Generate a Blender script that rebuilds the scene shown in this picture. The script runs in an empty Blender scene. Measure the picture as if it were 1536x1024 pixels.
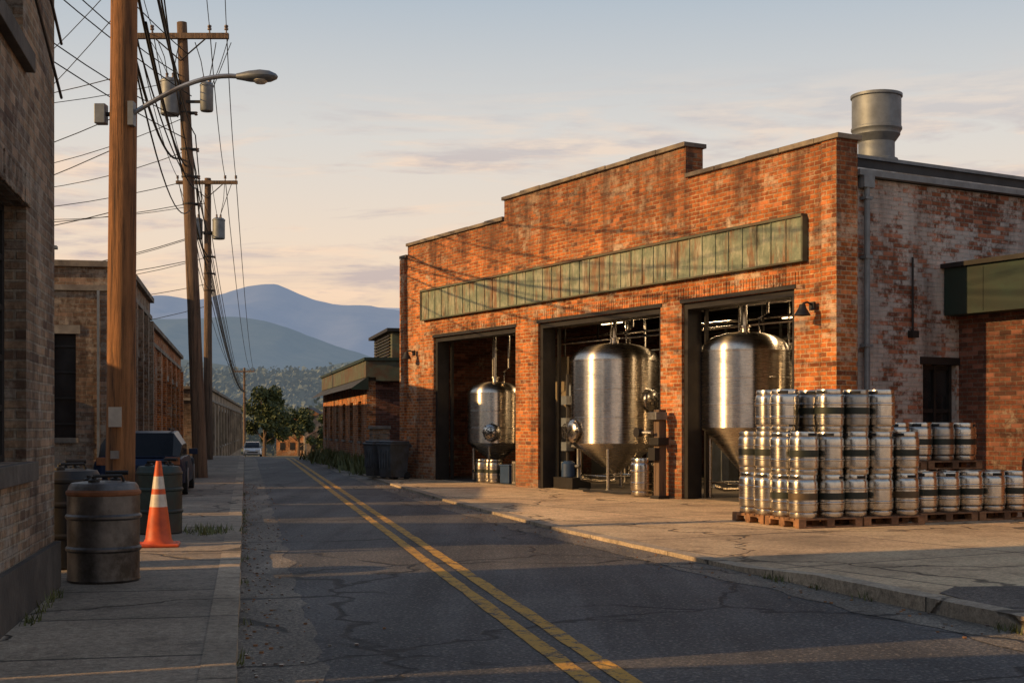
import bpy, math, random
from mathutils import Vector, Matrix, noise
random.seed(7)
scene=bpy.context.scene
col=scene.collection
# ------------------------------------------------------------------ node helpers
def newmat(name):
    m=bpy.data.materials.new(name); m.use_nodes=True
    nt=m.node_tree; nt.nodes.clear()
    out=nt.nodes.new('ShaderNodeOutputMaterial'); b=nt.nodes.new('ShaderNodeBsdfPrincipled')
    nt.links.new(b.outputs[0],out.inputs[0])
    return m,nt,b
def N(nt,t,**k):
    n=nt.nodes.new(t)
    for a,v in k.items(): setattr(n,a,v)
    return n
def L(nt,a,b): nt.links.new(a,b)
def c4(c): return (c[0],c[1],c[2],1)
def coord(nt,kind='Object',scale=(1,1,1),rot=(0,0,0)):
    tc=N(nt,'ShaderNodeTexCoord'); mp=N(nt,'ShaderNodeMapping')
    mp.inputs['Scale'].default_value=scale; mp.inputs['Rotation'].default_value=rot
    L(nt,tc.outputs[kind],mp.inputs[0]); return mp.outputs[0]
def noi(nt,vec,scale,detail=5,rough=.6,dist=0):
    n=N(nt,'ShaderNodeTexNoise'); n.inputs['Scale'].default_value=scale
    n.inputs['Detail'].default_value=min(detail,6); n.inputs['Roughness'].default_value=rough
    n.inputs['Distortion'].default_value=dist
    L(nt,vec,n.inputs['Vector']); return n.outputs['Fac']
def ramp(nt,fac,stops):
    r=N(nt,'ShaderNodeValToRGB'); e=r.color_ramp.elements
    while len(e)<len(stops): e.new(.5)
    for i,(p,c) in enumerate(stops):
        e[i].position=p; e[i].color=c4(c) if hasattr(c,'__len__') else (c,c,c,1)
    L(nt,fac,r.inputs[0]); return r.outputs[0]
def mix(nt,fac,a,b,mode='MIX'):
    n=N(nt,'ShaderNodeMix',data_type='RGBA',blend_type=mode)
    for s,v in ((n.inputs[0],fac),(n.inputs[6],a),(n.inputs[7],b)):
        if isinstance(v,(int,float)): s.default_value=v
        elif isinstance(v,tuple): s.default_value=c4(v)
        else: L(nt,v,s)
    return n.outputs[2]
def math_(nt,op,a,b=0,c=None):
    n=N(nt,'ShaderNodeMath',operation=op)
    for i,v in enumerate((a,b) if c is None else (a,b,c)):
        if isinstance(v,(int,float)): n.inputs[i].default_value=v
        else: L(nt,v,n.inputs[i])
    return n.outputs[0]
def bump(nt,b,h,strength=.3,dist=.02):
    n=N(nt,'ShaderNodeBump'); n.inputs['Strength'].default_value=strength; n.inputs['Distance'].default_value=dist
    L(nt,h,n.inputs['Height']); L(nt,n.outputs[0],b.inputs['Normal'])
def simple(name,c,rough=.6,metal=0,var=.25,scale=6,bm=.1,dirt=None):
    m,nt,b=newmat(name); v=coord(nt)
    n=noi(nt,v,scale)
    f=ramp(nt,n,[(.3,1-var),(.7,1+var*.6)])
    cc=mix(nt,1.0,c,f,'MULTIPLY')
    if dirt: 
        d=ramp(nt,noi(nt,v,scale*.35,8,.7),[(.45,0.),(.62,1.)])
        cc=mix(nt,d,cc,dirt)
    L(nt,cc,b.inputs['Base Color']); b.inputs['Roughness'].default_value=rough; b.inputs['Metallic'].default_value=metal
    if bm: bump(nt,b,noi(nt,v,scale*6,3),bm,.01)
    return m
def brick(name,c1,c2,mortar,white=(.5,.62),whitec=(.5,.44,.38),soot=.5,bw=.235,rh=.080,wscale=.8,top=None,big=.5,wamt=.75):
    m,nt,b=newmat(name)
    uv=coord(nt,'UV'); ob=coord(nt,'Object')
    nz=N(nt,'ShaderNodeTexNoise'); nz.inputs['Scale'].default_value=3; nz.inputs['Detail'].default_value=3; L(nt,uv,nz.inputs['Vector'])
    sub=N(nt,'ShaderNodeVectorMath',operation='MULTIPLY_ADD'); L(nt,nz.outputs['Color'],sub.inputs[0])
    sub.inputs[1].default_value=(.018,.018,0); L(nt,uv,sub.inputs[2])
    bt=N(nt,'ShaderNodeTexBrick'); L(nt,sub.outputs[0],bt.inputs['Vector'])
    bt.inputs['Scale'].default_value=1; bt.inputs['Brick Width'].default_value=bw; bt.inputs['Row Height'].default_value=rh
    bt.inputs['Mortar Size'].default_value=.012; bt.inputs['Mortar Smooth'].default_value=.25; bt.inputs['Bias'].default_value=-.1
    bt.inputs['Color1'].default_value=c4(c1); bt.inputs['Color2'].default_value=c4(c2); bt.inputs['Mortar'].default_value=c4(mortar)
    wn=N(nt,'ShaderNodeTexBrick'); off=N(nt,'ShaderNodeVectorMath',operation='ADD'); L(nt,sub.outputs[0],off.inputs[0]); off.inputs[1].default_value=(bw*40,rh*26,0)
    L(nt,off.outputs[0],wn.inputs['Vector'])
    for k in ('Scale','Brick Width','Row Height'): wn.inputs[k].default_value=bt.inputs[k].default_value
    wn.inputs['Mortar Size'].default_value=0; wn.inputs['Color1'].default_value=(0,0,0,1); wn.inputs['Color2'].default_value=(1,1,1,1)
    n1=noi(nt,ob,big,5,.7)
    col_=mix(nt,1.0,bt.outputs['Color'],ramp(nt,n1,[(.3,(.48,.42,.42)),(.5,1.),(.72,(1.4,1.3,1.1))]),'MULTIPLY')
    n2=noi(nt,ob,9,5,.8)
    col_=mix(nt,1.0,col_,ramp(nt,n2,[(.3,.5),(.7,1.45)]),'MULTIPLY')
    dk=math_(nt,'GREATER_THAN',wn.outputs['Color'],.90)
    col_=mix(nt,math_(nt,'MULTIPLY',dk,.6),col_,(.06,.03,.025))
    lt=math_(nt,'LESS_THAN',wn.outputs['Color'],.1)
    col_=mix(nt,math_(nt,'MULTIPLY',lt,.4),col_,tuple(min(1,x*1.6+.06) for x in c1))
    w=noi(nt,ob,wscale,6,.72)
    w=math_(nt,'ADD',w,math_(nt,'MULTIPLY',math_(nt,'SUBTRACT',wn.outputs['Color'],.5),.16))
    w=math_(nt,'ADD',w,math_(nt,'MULTIPLY',math_(nt,'SUBTRACT',n2,.5),.45))
    wf=ramp(nt,w,[(white[0],0.),(white[1],1.)])
    col_=mix(nt,math_(nt,'MULTIPLY',wf,wamt),col_,whitec)
    st=noi(nt,coord(nt,'Object',(1.6,1.6,.28)),1.0,6,.72)
    col_=mix(nt,math_(nt,'MULTIPLY',ramp(nt,st,[(.46,0.),(.70,1.)]),soot),col_,(.045,.030,.025))
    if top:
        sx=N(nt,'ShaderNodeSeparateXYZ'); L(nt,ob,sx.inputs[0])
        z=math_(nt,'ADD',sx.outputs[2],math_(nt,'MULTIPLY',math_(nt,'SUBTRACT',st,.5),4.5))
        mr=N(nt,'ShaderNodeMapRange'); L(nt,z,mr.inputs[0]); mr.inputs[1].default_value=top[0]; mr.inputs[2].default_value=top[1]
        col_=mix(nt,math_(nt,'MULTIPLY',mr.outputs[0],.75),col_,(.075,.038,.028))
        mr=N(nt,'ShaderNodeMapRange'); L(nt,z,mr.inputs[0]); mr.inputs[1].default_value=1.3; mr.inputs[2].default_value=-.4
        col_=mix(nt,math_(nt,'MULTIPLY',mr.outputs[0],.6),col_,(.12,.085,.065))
    L(nt,col_,b.inputs['Base Color']); b.inputs['Roughness'].default_value=.9; b.inputs['Specular IOR Level'].default_value=.2
    h=math_(nt,'ADD',math_(nt,'MULTIPLY',bt.outputs['Fac'],-1.0),math_(nt,'MULTIPLY',n2,.9))
    h=math_(nt,'ADD',h,math_(nt,'MULTIPLY',wn.outputs['Color'],.5))
    bump(nt,b,h,1.,.02)
    return m
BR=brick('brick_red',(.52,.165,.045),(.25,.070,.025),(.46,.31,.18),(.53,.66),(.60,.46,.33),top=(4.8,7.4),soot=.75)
BRW=brick('brick_old_paint',(.34,.13,.07),(.18,.07,.045),(.26,.23,.19),(.43,.53),(.52,.50,.48),soot=.6,wscale=.5)
BRL=brick('brick_tan',(.31,.215,.145),(.15,.105,.075),(.29,.25,.20),(.55,.70),(.38,.34,.29),soot=.8,rh=.072,bw=.215)
BRD=brick('brick_dark',(.18,.064,.038),(.10,.04,.028),(.15,.11,.09),(.62,.72),(.3,.25,.2),soot=.6)
BRA=brick('brick_ochre',(.34,.19,.10),(.22,.13,.075),(.28,.23,.17),(.5,.64),(.36,.31,.25),soot=.6)
BRG=brick('brick_grey_brown',(.27,.17,.11),(.15,.10,.07),(.27,.23,.18),(.46,.58),(.36,.31,.25),soot=.8,wscale=.6,bw=.3,rh=.1)
STUC=simple('stucco_tan',(.32,.25,.175),.9,0,.45,1.2,.3,(.12,.09,.065))
CONC=simple('cast_concrete',(.26,.23,.19),.9,0,.4,2,.4,(.12,.1,.085))
PLIN=simple('plinth_stone',(.085,.073,.062),.9,0,.5,3,.5,(.04,.034,.03))
COP=simple('coping',(.12,.10,.085),.85,0,.45,3,.3,(.24,.20,.15))
DARK=simple('dark_steel',(.020,.018,.018),.6,.3,.4,5,.1)
BLACK=simple('sooty_black',(.012,.011,.01),.9,0,.3,3,0)
GALV=simple('galvanised',(.34,.36,.38),.42,.8,.35,4,.05,(.18,.16,.14))
ZINC=simple('zinc_paint',(.17,.19,.21),.55,.4,.3,4,.05)
WOODF=simple('floor_board',(.2,.16,.11),.9,0,.3,3,.2)
ROOFM=simple('roof_membrane',(.035,.037,.042),.8,0,.4,2,.2)
CERAM=simple('ceramic',(.16,.12,.1),.3)
RUBBER=simple('rubber',(.015,.015,.016),.85)
BLUEP=simple('blue_plastic',(.02,.05,.12),.5)
def glassm():
    m,nt,b=newmat('window_glass'); v=coord(nt)
    L(nt,ramp(nt,noi(nt,v,1.5),[(.3,(.008,.009,.011)),(.7,(.03,.03,.032))]),b.inputs['Base Color'])
    b.inputs['Roughness'].default_value=.12; return m
GLASS=glassm()
CARG,nt,b=newmat('car_glass'); L(nt,ramp(nt,noi(nt,coord(nt),2),[(.3,(.004,.005,.006)),(.7,(.01,.01,.012))]),b.inputs['Base Color']); b.inputs['Roughness'].default_value=.25; b.inputs['Specular IOR Level'].default_value=.15
def steelm(name,c,r,bm=.02,an=.0):
    m,nt,b=newmat(name)
    v=coord(nt,'Object',(1,1,30)); n=noi(nt,v,2,3,.6)
    n2=noi(nt,coord(nt,'Object',(1,1,.4)),4,4,.7)
    n3=noi(nt,coord(nt,'Object',(1,1,1)),14,4,.7)
    cc=mix(nt,1.,c,ramp(nt,n2,[(.3,.80),(.65,1.05)]),'MULTIPLY')
    L(nt,mix(nt,1.,cc,ramp(nt,n3,[(.35,.84),(.55,1.)]),'MULTIPLY'),b.inputs['Base Color'])
    b.inputs['Metallic'].default_value=1
    rr=N(nt,'ShaderNodeMapRange'); L(nt,n,rr.inputs[0]); rr.inputs[3].default_value=r*.75; rr.inputs[4].default_value=r*1.3
    L(nt,rr.outputs[0],b.inputs['Roughness'])
    if an:
        b.inputs['Anisotropic'].default_value=an; b.inputs['Anisotropic Rotation'].default_value=.25
        tg=N(nt,'ShaderNodeTangent',direction_type='RADIAL',axis='Z'); L(nt,tg.outputs[0],b.inputs['Tangent'])
    bump(nt,b,noi(nt,coord(nt),1.6,2),bm,.01); return m
STEEL=steelm('stainless_steel',(.74,.68,.60),.27,.015,.88)
KEGS=steelm('keg_steel',(.62,.58,.52),.25,.03,.6)
KEGD=steelm('keg_steel_dull',(.42,.39,.35),.34,.06,.5)
PIPE=steelm('pipe_steel',(.6,.57,.53),.25)
BAND=simple('keg_band',(.018,.024,.018),.5,.2)
BAND2=simple('keg_band_bronze',(.10,.07,.04),.5,.4)
def woodm(name,c1,c2,sc=1.):
    m,nt,b=newmat(name)
    v=coord(nt,'Object',(9*sc,9*sc,.45*sc)); n=noi(nt,v,1.3,8,.75,.3)
    cc=ramp(nt,n,[(.34,c2),(.5,c1),(.7,tuple(x*1.5 for x in c1))])
    cc=mix(nt,ramp(nt,noi(nt,coord(nt),.8,5),[(.5,0.),(.75,.6)]),cc,tuple(x*.4 for x in c2))
    L(nt,cc,b.inputs['Base Color']); b.inputs['Roughness'].default_value=.85
    bump(nt,b,n,1.,.05); return m
POLE=woodm('creosoted_pole',(.25,.112,.042),(.035,.018,.010))
POLEG=woodm('weathered_pole',(.14,.09,.058),(.03,.022,.016))
PALW=simple('pallet_wood',(.32,.16,.075),.85,0,.5,9,.3,(.12,.06,.03))
def greenm():
    m,nt,b=newmat('green_rusty_metal')
    v=coord(nt,'Object',(2.6,2.6,.55)); n=noi(nt,v,1.0,6,.75)
    n2=noi(nt,coord(nt),2.2,6,.75)
    base=ramp(nt,n2,[(.32,(.09,.12,.085)),(.5,(.18,.21,.145)),(.68,(.33,.33,.24))])
    cc=mix(nt,ramp(nt,n,[(.49,0.),(.61,.85)]),base,(.19,.085,.035))
    cc=mix(nt,ramp(nt,noi(nt,v,5,5),[(.55,0.),(.68,.75)]),cc,(.40,.37,.28))
    cc=mix(nt,ramp(nt,noi(nt,v,2.2,5),[(.56,0.),(.70,.75)]),cc,(.05,.045,.03))
    L(nt,cc,b.inputs['Base Color']); b.inputs['Roughness'].default_value=.75
    bump(nt,b,n2,.4,.012); return m
GREEN=greenm()
GREENT=simple('green_trim',(.085,.10,.062),.7,0,.4,3,.1,(.09,.05,.025))
GREEND=simple('green_paint_dark',(.008,.026,.018),.7,0,.4,3,.1,(.012,.02,.014))
def asphalt(name,base,hi):
    m,nt,b=newmat(name)
    v=coord(nt,'Object')
    n=noi(nt,v,.35,6,.65); f=noi(nt,v,34,3,.85)
    cc=ramp(nt,n,[(.3,tuple(x*.55 for x in base)),(.5,base),(.7,hi)])
    cc=mix(nt,1.,cc,ramp(nt,f,[(.3,.35),(.5,1.),(.68,2.6)]),'MULTIPLY')
    tr=noi(nt,coord(nt,'Object',(1.8,.10,1),(0,0,math.radians(-11.4))),1.,4,.6)
    cc=mix(nt,1.,cc,ramp(nt,tr,[(.35,.65),(.62,1.45)]),'MULTIPLY')
    vo=N(nt,'ShaderNodeTexVoronoi'); vo.inputs['Scale'].default_value=22; L(nt,v,vo.inputs['Vector'])
    cc=mix(nt,math_(nt,'MULTIPLY',math_(nt,'LESS_THAN',vo.outputs['Distance'],.25),.5),cc,(.30,.26,.21))
    w=N(nt,'ShaderNodeTexNoise'); w.inputs['Scale'].default_value=1.3; w.inputs['Detail'].default_value=5; L(nt,v,w.inputs['Vector'])
    vm=N(nt,'ShaderNodeVectorMath',operation='MULTIPLY_ADD'); L(nt,w.outputs['Color'],vm.inputs[0]); vm.inputs[1].default_value=(1.1,1.1,0); L(nt,v,vm.inputs[2])
    ve=N(nt,'ShaderNodeTexVoronoi',feature='DISTANCE_TO_EDGE'); ve.inputs['Scale'].default_value=.33; L(nt,vm.outputs[0],ve.inputs['Vector'])
    ck=ramp(nt,ve.outputs['Distance'],[(.005,1.),(.012,0.)])
    ck=math_(nt,'MULTIPLY',ck,ramp(nt,noi(nt,v,.5,3),[(.40,0.),(.48,1.)]))
    cc=mix(nt,math_(nt,'MULTIPLY',ck,.9),cc,(.010,.009,.008))
    L(nt,cc,b.inputs['Base Color']); b.inputs['Roughness'].default_value=.7; b.inputs['Specular IOR Level'].default_value=.4
    h=math_(nt,'SUBTRACT',math_(nt,'ADD',f,math_(nt,'MULTIPLY',n,1.5)),ck)
    bump(nt,b,h,1.,.018); return m,nt,b,cc,f
ASPH=asphalt('asphalt',(.060,.057,.055),(.095,.087,.078))[0]
ASPG=asphalt('gutter_asphalt',(.13,.108,.083),(.19,.16,.12))[0]
ASPD=asphalt('asphalt_patch',(.085,.07,.055),(.12,.10,.08))[0]
def yellow():
    m,nt,b,cc,f=asphalt('yellow_paint',(.060,.057,.055),(.092,.085,.078))
    v=coord(nt)
    n=noi(nt,v,5,6,.75)
    wear=ramp(nt,math_(nt,'ADD',n,math_(nt,'MULTIPLY',math_(nt,'SUBTRACT',f,.5),.6)),[(.38,0.),(.50,1.)])
    pc=mix(nt,noi(nt,v,1.2,4),(.66,.35,.045),(.44,.24,.045))
    L(nt,mix(nt,wear,cc,pc),b.inputs['Base Color']); return m
YEL=yellow()
def concrete(name,c,jw,jh,rot,jd=.02):
    m,nt,b=newmat(name)
    v=coord(nt,'Object',(1,1,1),(0,0,rot)); v0=coord(nt)
    n=noi(nt,v0,.45,6,.65); f=noi(nt,v0,20,4,.85)
    cc=ramp(nt,n,[(.3,tuple(x*.55 for x in c)),(.48,c),(.7,tuple(min(.75,x*1.3) for x in c))])
    cc=mix(nt,1.,cc,ramp(nt,f,[(.3,.5),(.7,1.4)]),'MULTIPLY')
    cc=mix(nt,ramp(nt,noi(nt,v0,1.6,6,.75),[(.53,0.),(.68,.65)]),cc,tuple(x*.32 for x in c))
    w=N(nt,'ShaderNodeTexNoise'); w.inputs['Scale'].default_value=1.1; w.inputs['Detail'].default_value=5; L(nt,v0,w.inputs['Vector'])
    vm=N(nt,'ShaderNodeVectorMath',operation='MULTIPLY_ADD'); L(nt,w.outputs['Color'],vm.inputs[0]); vm.inputs[1].default_value=(1.4,1.4,0); L(nt,v0,vm.inputs[2])
    ve=N(nt,'ShaderNodeTexVoronoi',feature='DISTANCE_TO_EDGE'); ve.inputs['Scale'].default_value=.25; L(nt,vm.outputs[0],ve.inputs['Vector'])
    ck=ramp(nt,ve.outputs['Distance'],[(.003,1.),(.007,0.)])
    bt=N(nt,'ShaderNodeTexBrick'); bt.offset=0; L(nt,v,bt.inputs['Vector'])
    bt.inputs['Scale'].default_value=1; bt.inputs['Brick Width'].default_value=jw; bt.inputs['Row Height'].default_value=jh
    bt.inputs['Mortar Size'].default_value=jd; bt.inputs['Color1'].default_value=(.8,.8,.8,1); bt.inputs['Color2'].default_value=(1.15,1.12,1.08,1); bt.inputs['Mortar'].default_value=(1,1,1,1)
    cc=mix(nt,1.,cc,bt.outputs['Color'],'MULTIPLY')
    ln=math_(nt,'MAXIMUM',ck,bt.outputs['Fac'])
    cc=mix(nt,math_(nt,'MULTIPLY',ln,.8),cc,(.03,.025,.02))
    L(nt,cc,b.inputs['Base Color']); b.inputs['Roughness'].default_value=.85; b.inputs['Specular IOR Level'].default_value=.3
    bump(nt,b,math_(nt,'SUBTRACT',math_(nt,'ADD',f,n),math_(nt,'MULTIPLY',ln,2)),.9,.016); return m
SIDE=concrete('sidewalk_concrete',(.31,.255,.195),1.7,1.6,math.radians(-11.3))
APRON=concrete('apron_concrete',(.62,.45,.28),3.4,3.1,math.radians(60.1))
KERB=concrete('kerb_concrete',(.38,.31,.23),50,2.4,math.radians(-11.3),.012)
def groundm():
    m,nt,b=newmat('dry_grass_ground'); v=coord(nt); n=noi(nt,v,.2,6,.7); f=noi(nt,v,9,4,.8)
    cc=ramp(nt,n,[(.35,(.05,.06,.022)),(.5,(.10,.09,.045)),(.65,(.14,.115,.07))])
    L(nt,mix(nt,1.,cc,ramp(nt,f,[(.3,.6),(.7,1.3)]),'MULTIPLY'),b.inputs['Base Color']); b.inputs['Roughness'].default_value=.95
    bump(nt,b,f,.6,.05); return m
GROUND=groundm()
def leafm(name,c1,c2,sc,em=None,es=0):
    m,nt,b=newmat(name); v=coord(nt); n=noi(nt,v,sc,4,.7)
    L(nt,ramp(nt,n,[(.35,c1),(.65,c2)]),b.inputs['Base Color']); b.inputs['Roughness'].default_value=.7
    if em: b.inputs['Emission Color'].default_value=c4(em); b.inputs['Emission Strength'].default_value=es  # haze over far foliage put in as a faint bluish glow
    return m
LEAF=leafm('foliage',(.022,.04,.012),(.085,.10,.028),1.5)
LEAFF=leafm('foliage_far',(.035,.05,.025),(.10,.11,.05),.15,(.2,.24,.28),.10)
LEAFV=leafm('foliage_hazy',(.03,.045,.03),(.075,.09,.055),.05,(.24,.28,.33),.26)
WEED=leafm('weed',(.05,.07,.02),(.16,.16,.05),6)
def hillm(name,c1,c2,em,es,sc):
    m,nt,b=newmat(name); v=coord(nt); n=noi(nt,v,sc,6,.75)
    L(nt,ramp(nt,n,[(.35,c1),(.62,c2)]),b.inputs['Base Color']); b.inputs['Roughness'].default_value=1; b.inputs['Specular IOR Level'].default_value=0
    b.inputs['Emission Color'].default_value=c4(em); b.inputs['Emission Strength'].default_value=es  # airlight painted in as an even bluish glow on the slopes
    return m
# ------------------------------------------------------------------ mesh builder
class MB:
    def __init__(s): s.v=[];s.f=[];s.m=[];s.mats=[]
    def mi(s,m):
        if m not in s.mats: s.mats.append(m)
        return s.mats.index(m)
    def face(s,pts,m):
        b=len(s.v); s.v+= [tuple(p) for p in pts]; s.f.append(tuple(range(b,b+len(pts)))); s.m.append(s.mi(m))
    def box(s,x0,x1,y0,y1,z0,z1,m,M=None):
        P=[(x0,y0,z0),(x1,y0,z0),(x1,y1,z0),(x0,y1,z0),(x0,y0,z1),(x1,y0,z1),(x1,y1,z1),(x0,y1,z1)]
        if M: P=[tuple(M@Vector(p)) for p in P]
        b=len(s.v); s.v+=P; k=s.mi(m)
        for f in ((0,3,2,1),(4,5,6,7),(0,1,5,4),(1,2,6,5),(2,3,7,6),(3,0,4,7)):
            s.f.append(tuple(b+i for i in f)); s.m.append(k)
    def lathe(s,prof,c,m,seg=32,matf=None,M=None):
        b=len(s.v); n=len(prof)
        for i in range(seg):
            a=2*math.pi*i/seg
            for r,z in prof:
                p=Vector((r*math.cos(a),r*math.sin(a),z))
                if M: p=M@p
                s.v.append((c[0]+p.x,c[1]+p.y,c[2]+p.z))
        for i in range(seg):
            j=(i+1)%seg
            for k in range(n-1):
                mm=m
                if matf:
                    mm=matf((prof[k][1]+prof[k+1][1])/2,i) or m
                s.f.append((b+i*n+k,b+j*n+k,b+j*n+k+1,b+i*n+k+1)); s.m.append(s.mi(mm))
    def tube(s,path,r,m,seg=8,r2=None,cap=True):
        path=[Vector(p) for p in path]; n=len(path); b=len(s.v)
        for i,p in enumerate(path):
            t=(path[min(i+1,n-1)]-path[max(i-1,0)]).normalized()
            up=Vector((0,0,1)) if abs(t.z)<.9 else Vector((1,0,0))
            u=t.cross(up).normalized(); w=t.cross(u)
            rr=r if r2 is None else r+(r2-r)*i/(n-1)
            for k in range(seg):
                a=2*math.pi*k/seg; s.v.append(tuple(p+rr*(math.cos(a)*u+math.sin(a)*w)))
        k0=s.mi(m)
        for i in range(n-1):
            for k in range(seg):
                k2=(k+1)%seg
                s.f.append((b+i*seg+k,b+i*seg+k2,b+(i+1)*seg+k2,b+(i+1)*seg+k)); s.m.append(k0)
        if cap:
            s.f.append(tuple(b+k for k in range(seg))); s.m.append(k0)
            s.f.append(tuple(b+(n-1)*seg+k for k in range(seg))); s.m.append(k0)
    def wall(s,x0,x1,y0,y1,z0,z1,holes,m,axis='x'):
        xs=sorted({x0,x1}|{h[0] for h in holes if x0<h[0]<x1}|{h[1] for h in holes if x0<h[1]<x1})
        zs=sorted({z0,z1}|{h[2] for h in holes if z0<h[2]<z1}|{h[3] for h in holes if z0<h[3]<z1})
        def fill(i,j):
            if i<0 or j<0 or i>=len(xs)-1 or j>=len(zs)-1: return False
            cx=(xs[i]+xs[i+1])/2; cz=(zs[j]+zs[j+1])/2
            return not any(h[0]<cx<h[1] and h[2]<cz<h[3] for h in holes)
        def P(x,y,z): return (x,y,z) if axis=='x' else (y,x,z)
        def q(*a):
            a=list(a)
            if axis!='x': a.reverse()
            s.face(a,m)
        for i in range(len(xs)-1):
            for j in range(len(zs)-1):
                if not fill(i,j): continue
                a,b_,c,d=xs[i],xs[i+1],zs[j],zs[j+1]
                q(P(a,y0,c),P(b_,y0,c),P(b_,y0,d),P(a,y0,d))
                q(P(b_,y1,c),P(a,y1,c),P(a,y1,d),P(b_,y1,d))
                if not fill(i-1,j): q(P(a,y1,c),P(a,y0,c),P(a,y0,d),P(a,y1,d))
                if not fill(i+1,j): q(P(b_,y0,c),P(b_,y1,c),P(b_,y1,d),P(b_,y0,d))
                if not fill(i,j-1): q(P(a,y1,c),P(b_,y1,c),P(b_,y0,c),P(a,y0,c))
                if not fill(i,j+1): q(P(a,y0,d),P(b_,y0,d),P(b_,y1,d),P(a,y1,d))
    def mesh(s,name,smooth=False,ang=35):
        me=bpy.data.meshes.new(name); me.from_pydata(s.v,[],s.f)
        for m in s.mats: me.materials.append(m)
        me.polygons.foreach_set('material_index',s.m)
        uv=me.uv_layers.new(name='UVMap')
        me.update()
        for p in me.polygons:
            n=p.normal
            for li in p.loop_indices:
                c=me.vertices[me.loops[li].vertex_index].co
                if abs(n.z)>.7: q=(c.x,c.y)
                elif abs(n.x)>abs(n.y): q=(c.y+.07,c.z)
                else: q=(c.x,c.z)
                uv.data[li].uv=q
        if smooth:
            me.polygons.foreach_set('use_smooth',[True]*len(me.polygons))
            me.set_sharp_from_angle(angle=math.radians(ang))
        return me
    def obj(s,name,parent=None,smooth=False,loc=None,rot=0,bevel=0,ang=35):
        o=bpy.data.objects.new(name,s.mesh(name,smooth,ang)); col.objects.link(o)
        if parent: o.parent=parent
        if loc: o.location=loc
        o.rotation_euler=(0,0,rot)
        if bevel:
            md=o.modifiers.new('bevel','BEVEL'); md.width=bevel; md.segments=2; md.limit_method='ANGLE'
        return o
def empty(name,loc=(0,0,0),rot=0):
    o=bpy.data.objects.new(name,None); col.objects.link(o); o.location=loc; o.rotation_euler=(0,0,rot); o.empty_display_size=.3
    return o
# ------------------------------------------------------------------ terrain
def gz(y):
    if y<60: return 0
    if y<260: return -.0205*(y-60)*min(1,(y-60)/12+.2)
    return -4.1
YS=[-60,-20,-10,-4,0,3,6,9.35,12,13.5,16,18.7,22,26,30,33,40,50,56,60,63,66,70,80,90,100,115,130,150]
def interp(tab,x,sm=False):
    if x<=tab[0][0]:
        a,b=tab[0],tab[1]
    elif x>=tab[-1][0]: a,b=tab[-2],tab[-1]
    else:
        for a,b in zip(tab,tab[1:]):
            if a[0]<=x<=b[0]: break
    t=(x-a[0])/(b[0]-a[0])
    return a[1]+(b[1]-a[1])*t
RT=[(-60,24),(9.35,3.59),(13.5,2.24),(18.7,.58),(26,-1.35),(33,-3.0),(60,-8.9),(130,-23.2),(150,-27.2)]
Rr=lambda y: interp(RT,y)
Lk=lambda y:-.05-.2*y
Cc=lambda y:2.07-.2*y
def fine(ys,st=.25,hi=40):
    o=[]
    for a,b in zip(ys,ys[1:]):
        n=max(1,int((b-a)/st)) if (a>=3 and b<=hi) else 1
        o+=[a+(b-a)*i/n for i in range(n)]
    return o+[ys[-1]]
def strip(name,fa,fb,z,m,ys=YS,lat=1,zz=None):
    mb=MB()
    for a,b in zip(ys,ys[1:]):
        mb.face([(fa(a),a,gz(a)+z),(fb(a),a,gz(a)+z),(fb(b),b,gz(b)+z),(fa(b),b,gz(b)+z)],m)
    return mb.obj(name)
g=MB()
gy=[-200]+YS[1:]+[200,260,400,800,2000,5000,12000]
for a,b in zip(gy,gy[1:]):
    g.face([(-9000,a,gz(a)-.02),(9000,a,gz(a)-.02),(9000,b,gz(b)-.02),(-9000,b,gz(b)-.02)],GROUND)
g.obj('ground')
strip('road',Lk,Rr,0,ASPH)
rag=lambda y,s:.07*noise.noise(Vector((y*1.3,s,0)))+.05*noise.noise(Vector((y*4,s,2)))
strip('road_gutter',Lk,lambda y:Lk(y)+.52+2*rag(y,1),.004,ASPG,fine(YS))
strip('road_edge',lambda y:Rr(y)-.5-2*rag(y,7),Rr,.004,ASPG,fine([y for y in YS if y<=60]))
yl=MB()
ys=fine(YS[2:],.3)
for off in (-.18,.06):
    for a,b in zip(ys,ys[1:]):
        r=lambda y:.18*rag(y*3,off*9)
        yl.face([(Cc(a)+off+r(a),a,gz(a)+.005),(Cc(a)+off+.125+r(a+50),a,gz(a)+.005),(Cc(b)+off+.125+r(b+50),b,gz(b)+.005),(Cc(b)+off+r(b),b,gz(b)+.005)],YEL)
yl.obj('road_marking')
def kerb(name,f0,f1,h,ys,m):
    mb=MB()
    for a,b in zip(ys,ys[1:]):
        for (x0a,x1a,x0b,x1b) in ((f0(a),f1(a),f0(b),f1(b)),):
            za,zb=gz(a)+h(a),gz(b)+h(b); la,lb=gz(a)-.01,gz(b)-.01
            mb.face([(x0a,a,za),(x1a,a,za),(x1b,b,zb),(x0b,b,zb)],m)
            mb.face([(x0a,a,la),(x0a,a,za),(x0b,b,zb),(x0b,b,lb)],m)
            mb.face([(x1a,a,za),(x1a,a,la),(x1b,b,lb),(x1b,b,zb)],m)
    return mb.obj(name)
ky=fine(YS,.3)
kerb('kerb',lambda y:Lk(y)-.2,lambda y:Lk(y)+.25*rag(y*2,5),lambda y:.125,ky,KERB)
ky=fine([-60,-20,-4,0,4,8,9.35,10.5,12,13.5,16,18.7,22,26,30,33,40,50,60],.3)
kerb('kerb',lambda y:Rr(y)+.3*rag(y*2,9),lambda y:Rr(y)+.2,lambda y:.12 if y<12.0 else max(.05,.12-(y-12)*.05),ky,KERB)
strip('sidewalk',lambda y:-30-.2*y,lambda y:Lk(y)-.2,.12,SIDE)
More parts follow.
